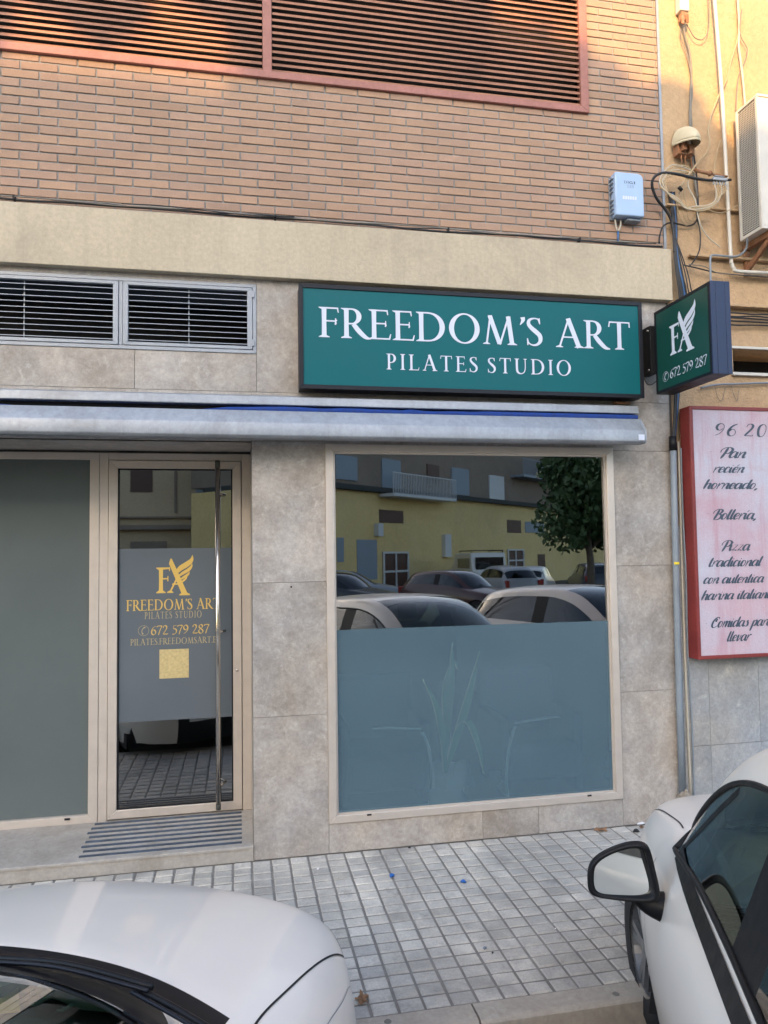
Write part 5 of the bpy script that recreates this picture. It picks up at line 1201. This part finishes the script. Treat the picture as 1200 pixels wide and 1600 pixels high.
# top left of stucco
J=thing('junction_box','small white box at the top of the stucco with wires below','box',tuple(P(1066,10,Y=-.03)))
mb=MB(); mb.box(-.037,.037,-.03,.03,-.05,.16); mb.build('box_body',M['offwhite'],J,bevel=.006)
mb=MB(); mb.box(-.02,.025,-.02,.02,-.11,-.0505); mb.box(-.028,-.005,-.03,-.02,-.15,-.08); mb.box(.008,.03,-.028,-.02,-.135,-.07); mb.build('terminal',M['rust'],J,bevel=.004)
cable('grey_lead','dark lead hanging from the white box behind the cream hood',[(1068,42,-.03),(1071,60,-.02),(1077,80,-.018),(1080,110,-.015),(1079,150,-.015),(1078,190,-.015),(1081,230,-.015),(1083,262,-.02),(1090,310,-.02)],.0075,'cabgrey')
cable('grey_lead','second lead beside the first hanging from the white box',[(1063,45,-.03),(1065,62,-.022),(1073,84,-.018),(1079,110,-.02),(1082,140,-.02),(1080,170,-.02),(1082,215,-.02)],.004,'cabgrey')
cable('grey_lead','thin lead sagging in a loop right of the white box',[(1107,-10,-.03),(1108,25,-.03),(1106,50,-.03),(1097,62,-.03),(1085,58,-.03),(1077,45,-.03),(1073,38,-.03)],.0035,'cabgrey')
cable('rope_cable','striped rope like cable hanging above the outdoor unit',[(1152,-10,-.02),(1155,40,-.02),(1154,70,-.02),(1159,110,-.02),(1163,150,-.02),(1166,200,-.02)],.008,'cabwhite')
cable('grey_lead','thin lead curving off the striped cable',[(1159,15,-.02),(1156,40,-.03),(1158,58,-.02),(1168,78,-.02),(1162,100,-.02),(1154,120,-.015),(1151,150,-.015),(1150,175,-.015)],.0035,'cabgrey')
cable('beige_cable','long beige cable slanting down to the tangle left of the white pipe',[(1160,20,-.02),(1150,70,-.02),(1141,100,-.03),(1135,125,-.03),(1123,150,-.04),(1111,182,-.04),(1107,205,-.04),(1109,225,-.05),(1103,240,-.06),(1092,252,-.08),(1080,268,-.10),(1063,292,-.11)],.006,'cabbeige')
cable('beige_cable','beige cable curling from the splice up behind the white pipe',[(1116,278,-.05),(1117,255,-.03),(1121,235,-.03),(1126,220,-.03)],.0045,'cabbeige')
cable('beige_cable','beige cable with loose white end hanging below the tangle',[(1078,268,-.1),(1075,290,-.1),(1086,312,-.1),(1090,335,-.09),(1096,355,-.08),(1108,372,-.07),(1119,381,-.06),(1125,386,-.06)],.0045,'cabwhite')
# loops
for k in range(6):
    j=random.Random(40+k); d=lambda a:j.uniform(-a*2.2,a*2.2)
    pts=[(1084+d(3),268+k*1.2,-.09),(1070,259+k*2.2+d(2),-.10),(1050,262+k*2.4+d(2),-.12),(1034+k*1.2,273+k*1.5,-.12),(1031+k*1.6,288+d(2),-.12),(1041+k*1.2,299+k*1.5,-.12),(1058,309+k*1.2,-.11),(1072,320+k*1.5+d(2),-.10),(1088+k,322+k*1.6,-.10),(1104+k*1.5,321+k*.6,-.10),(1117+k*1.6,312+d(2),-.10),(1119+k*3.0,298,-.10),(1116+k*3.2,286,-.10)]
    cable('beige_cable','beige cable looped through the tangle, %s'%('uppermost of the loops','second loop from the top','third loop from the top','fourth loop from the top','fifth loop from the top','lowest of the loops')[k],pts,.0038,'cabbeige' if k%3 else 'cabwhite',group='beige cables looped beside the small outdoor hood')
for k in range(3):
    cable('beige_cable','%s thin beige tail hanging from the tangle'%('left','middle','right')[k],[(1062+k*3,298,-.1),(1058+k*7,318,-.09),(1063+k*6,340,-.07),(1072+k*5,352-k*4,-.06),(1080+k*6,345-k*8,-.05)],.0028,'cabbeige',group='thin tails hanging from the tangle')
cable('beige_cable','beige cable crossing from the tangle to the outdoor unit',[(1098,322,-.1),(1110,329,-.1),(1125,333,-.1),(1140,328,-.1),(1154,320,-.12)],.0035,'cabbeige')
mb=MB(); a=P(1063,295,Y=-.125); mb.tube([a+Vector((-.012,0,.012)),a+Vector((.012,0,-.012))],.012,8,1); tag(mb.build('tape_wrap',M['black'],None,smooth=True),'black tape binding the beige loops together','tape')
# splice block
q=P(1124,281,Y=-.10); SB=thing('cable_splitter','grey metal splitter with beige cables plugged in below','splitter',tuple(q))
mb=MB(); mb.box(-.055,.055,-.015,.015,-.010,.012); mb.box(-.045,.03,-.018,.018,.0125,.022); mb.build('splitter_body',M['alugrey'],SB,bevel=.004)
mb=MB(); 
for k in range(5): mb.tube([(-.045+k*.022,0,-.0105),(-.045+k*.022,0,-.036)],.006,8,1)
mb.build('connector',M['greypvc'],SB)
mb=MB(); a=P(1082,265,Y=-.03); b_=P(1112,272,Y=-.06); mb.tube([a,b_],.012,10,1); mb.tube([P(1107,269,Y=-.055),P(1111,273,Y=-.06)],.0175,10,1); mb.tube([b_,P(1136,276,Y=-.06)],.008,8,1); tag(mb.build('rusty_bracket_rod',M['rust'],None,smooth=True),'rusty rod sticking out of the wall above the splitter','rod')
# cream hood
q=P(1066,236,Y=-.01); H=thing('cable_hood','cream half round hood over a rusty terminal on the stucco','hood',tuple(q))
mb=MB(); V=[];n=18;mm=9
for i in range(mm+1):
    ph=math.pi/2*i/mm
    for k in range(n+1):
        a=math.pi*k/n; V.append((.082*math.cos(a),-.17*math.sin(a)*math.sin(ph)-.004,.035+.125*math.sin(a)*math.cos(ph)-.035*math.sin(a)*math.sin(ph)))
mb.add(V,[(i*(n+1)+k,i*(n+1)+k+1,(i+1)*(n+1)+k+1,(i+1)*(n+1)+k) for i in range(mm) for k in range(n)])
V=[V[mm*(n+1)+k] for k in range(n+1)]; V+=[(x,y,z-.014) for x,y,z in V]; mb.add(V,[(k,k+1,n+2+k,n+1+k) for k in range(n)])
hoodo=mb.build('hood_shell',M['cream'],H,smooth=True); sm_=hoodo.modifiers.new('s','SOLIDIFY'); sm_.thickness=.004
mb=MB(); mb.box(-.07,.055,-.06,0,-.055,.02); mb.box(-.05,-.02,-.09,-.06,-.04,.03); mb.box(.0,.03,-.085,-.06,-.06,.0); 
for x in (-.04,-.01,.035): mb.tube([(x,-.05,-.05),(x-.01,-.06,-.09),(x+.005,-.05,-.14)],.004,6,4)
mb.build('terminal',M['rust'],H,bevel=.004)
# outdoor unit
AX0=3.445; U=thing('outdoor_unit','white air conditioning outdoor unit with grey side grille on the stucco','air conditioner',(AX0,0,3.945))
mb=MB(); mb.box(.012,.92,-.268,-.065,.010,.895); 
for (y0,y1) in ((-.278,-.255),(-.080,-.058)): mb.box(-.006,.0,y0,y1,.0,.905); mb.box(.0,.0115,y0,y1,.0,.905)
mb.box(-.004,.93,-.278,-.058,-.014,.0095); mb.box(-.004,.93,-.282,-.055,.8955,.915); mb.box(.0,.93,-.276,-.2685,.010,.895)
mb.build('casing',M['offwhite'],U,bevel=.004)
mb=MB()
for k in range(58): z=.02+k*.015; mb.box(-.001,.004,-.254,-.081,z,z+.006)
for k in range(11): y=-.250+k*.016; mb.box(-.003,-.0012,y,y+.003,.015,.89)
mb.build('side_grille',M['grille'],U); mb=MB(); mb.box(.005,.0115,-.2545,-.0805,.012,.893); mb.build('coil',M['dkint'],U)
mb=MB(); 
for k in range(9): mb.tube([(.46+.045*k*math.cos(a*math.pi/12),-.281,.45+.045*k*math.sin(a*math.pi/12)) for a in range(24)] ,.003,6,1,True) if k else None
mb.build('fan_grille',M['greypvc'],U)
for x,lab_ in ((.06,'rusty steel bracket under the near end of the outdoor unit'),(.80,'rusty steel bracket under the far end of the outdoor unit')):
    mb=MB(); mb.box(x,x+.04,-.30,.0,-.055,-.0145); mb.bar((x+.02,-.005,-.20),(x+.02,-.27,-.05),.035,.02,(1,0,0)); mb.box(x,x+.04,-.02,.0,-.23,-.056)
    tag(mb.build('wall_bracket',M['rust'],None),lab_,'bracket').location=(AX0,0,3.945)
# fibre box
q=P(952,331,Y=-.085); xa=P(962,300,Y=-.085).x; xb=P(1006,300,Y=-.085).x; za=P(985,337,Y=-.085).z; zb2=P(975,269,Y=-.085).z
D=thing('fibre_box','pale blue plastic telecom box on the brick wall with printed number','box',(xa,0,za))
w_=xb-xa; h_=zb2-za
mb=MB(); poly=[(0,0),(w_,0),(w_,h_*.88)]+[(w_-w_*.22*(1-math.cos(a)),h_*.88+h_*.12*math.sin(a)) for a in (R(25),R(50),R(70),R(90))]+[(0,h_)]
mb.prism(poly,lambda u,v,d:(u,d,v),-.085,-.02); mb.build('lid',M['boxblue'],D,bevel=.008,segs=3)
mb=MB(); mb.box(-.008,w_+.006,-.0195,-.002,-.006,h_*.97)
for k in range(9):
    if k!=4: z=h_*(.06+k*.10); mb.box(-.014,-.001,-.060,-.024,z,z+h_*.035)
for z in (.25,.75): mb.box(w_-.002,w_+.010,-.05,-.024,h_*z,h_*z+.02)
mb.box(w_*.45,w_*.92,-.06,-.004,-.020,-.0065); mb.build('back_shell',M['greypvc'],D,bevel=.002)
f=lambda u,v,d:(u,-.0856-d,v)
for (t,k_,u0,u1,v0,v1,m_) in (("DI",'caps',.30,.47,.74,.80,'ink'),("I",'caps',.63,.72,.74,.80,'ink'),("233",'dig',.40,.64,.645,.71,'greypvc')):
    text_mesh('lettering',t,k_,M[m_],D,f,w_*u0,w_*u1,h_*v0,h_*v1,.1)
mb=MB(); place_polys(mb,[(p[0],)+tuple([(w_*(.48+.14*a[0]),h_*(.74+.06*a[1])) for a in l] for l in p[1:]) for p in [('strip',[(.9,.9),(.5,1),(.1,.8),(.0,.5),(.1,.2),(.5,0),(.95,.1),(.95,.5),(.6,.5)],[(.85,.75),(.5,.82),(.25,.7),(.2,.5),(.25,.3),(.5,.17),(.78,.22),(.78,.38),(.6,.38)])]],f,0); mb.build('lettering',M['ink'],D,fix=False)
mb=MB(); 
for k in range(6):
    if True: mb.box(w_*(.24+k*.085),w_*(.24+k*.085+.065),-.0862,-.0852,h_*.37,h_*.45)
mb.build('code_sticker',M['white'],D)
mb=MB(); mb.tube([(.02,-.03,-.006),(.025,-.03,-.05),(.040,-.025,-.085)],.006,8,4); mb.tube([(.062,-.03,-.006),(.058,-.03,-.05),(.044,-.025,-.085)],.006,8,4); mb.build('cable_tail',M['cabwhite'],D,smooth=True)
mb=MB(); mb.tube([(.042,-.025,-.085),(.042,-.02,-.165)],.0055,8,1); mb.build('cable_tail',M['cabblue'],D,smooth=True)
# ------------------------------------------------------------ litter
def leaf(px,py,rz,s,lab,seed):
    rl=random.Random(seed); q=P(px,py,Z=.006); mb=MB(); n=22; ring=[]
    for k in range(n):
        a=2*math.pi*k/n; r_=s*(.45+.55*abs(math.cos(2.5*a))**1.5)*rl.uniform(.8,1.1); ring.append((r_*math.cos(a),r_*math.sin(a)*.7,rl.uniform(0,.012)+.004*math.cos(3*a)))
    mb.add([(0,0,.006)]+ring,[(0,1+k,1+(k+1)%n) for k in range(n)]); mb.tube([(0,0,.006),(-s*1.1,0,.006)],.0012,5,1)
    o=mb.build('dry_leaf',M['leafdry'],None,fix=False); o.location=q; o.rotation_euler=(0,0,rz); tag(o,lab,'leaf')
leaf(940,1297,.3,.055,'brown dry leaf at the foot of the wall near the conduit',1)
leaf(566,1562,1.6,.045,'brown dry leaf beside the bumper of the left car',2)
leaf(1002,1293,1.0,.02,'tiny brown leaf fragment near the wall corner',3)
def scrap(px,py,m_,lab,s,name='plastic_scrap',cat='litter',z=.006):
    q=P(px,py,Z=z); mb=MB(); rr=random.Random(int(px)); 
    mb.tube([(-s,0,0),(-s*.3,s*.4,s*.4),(s*.2,-s*.2,s*.3),(s,s*.3,0)],lambda t:s*(.25+.35*math.sin(math.pi*t)),7,4); o=mb.build(name,M[m_],None,smooth=True); o.location=q; o.rotation_euler=(0,0,rr.uniform(0,3)); tag(o,lab,cat)
scrap(613,1369,'bluescrap','blue plastic scrap on the paving, left one of the two',.016)
scrap(724,1378,'bluescrap','blue plastic scrap on the paving, right one of the two',.015)
scrap(729,1363,'cabgrey','small grey bit just above the right blue scrap',.006)
scrap(770,1489,'cabblack','tiny black bit on the paving in front of the kerb',.006)
scrap(758,1482,'greypvc','flat grey fleck beside the tiny black bit',.010)
scrap(994,1299,'cabblack','short black stick near the wall corner',.018)
scrap(868,1451,'paper','tiny white speck on the paving left of the mirror',.004)
scrap(497,1358,'paper','tiny white scrap close to the pillar foot',.007)
scrap(640,1325,'cabblack','dark crumb at the wall base under the window',.008)
q=P(1001,1287,Z=.006); mb=MB(); mb.add([(-.03,-.01,0),(.0,-.02,.004),(.03,-.008,.002),(.02,.012,.008),(-.02,.01,.003)],[(0,1,2,3,4)]); o=mb.build('paper_scrap',M['paper'],None,fix=False); o.location=q; tag(o,'torn white paper scrap near the wall corner','paper')
for k,(px,py) in enumerate(((962,1553),(606,1596))):
    q=P(px,py,Z=-.002); mb=MB(); mb.lathe([(0,.0025),(.012,.0025),(.015,0)],14); o=mb.build('gum_spot',M['cabgrey'],None); o.location=q; tag(o,('dark round gum spot on the kerb near the right car','dark round gum spot on the kerb near the left car')[k],'gum')
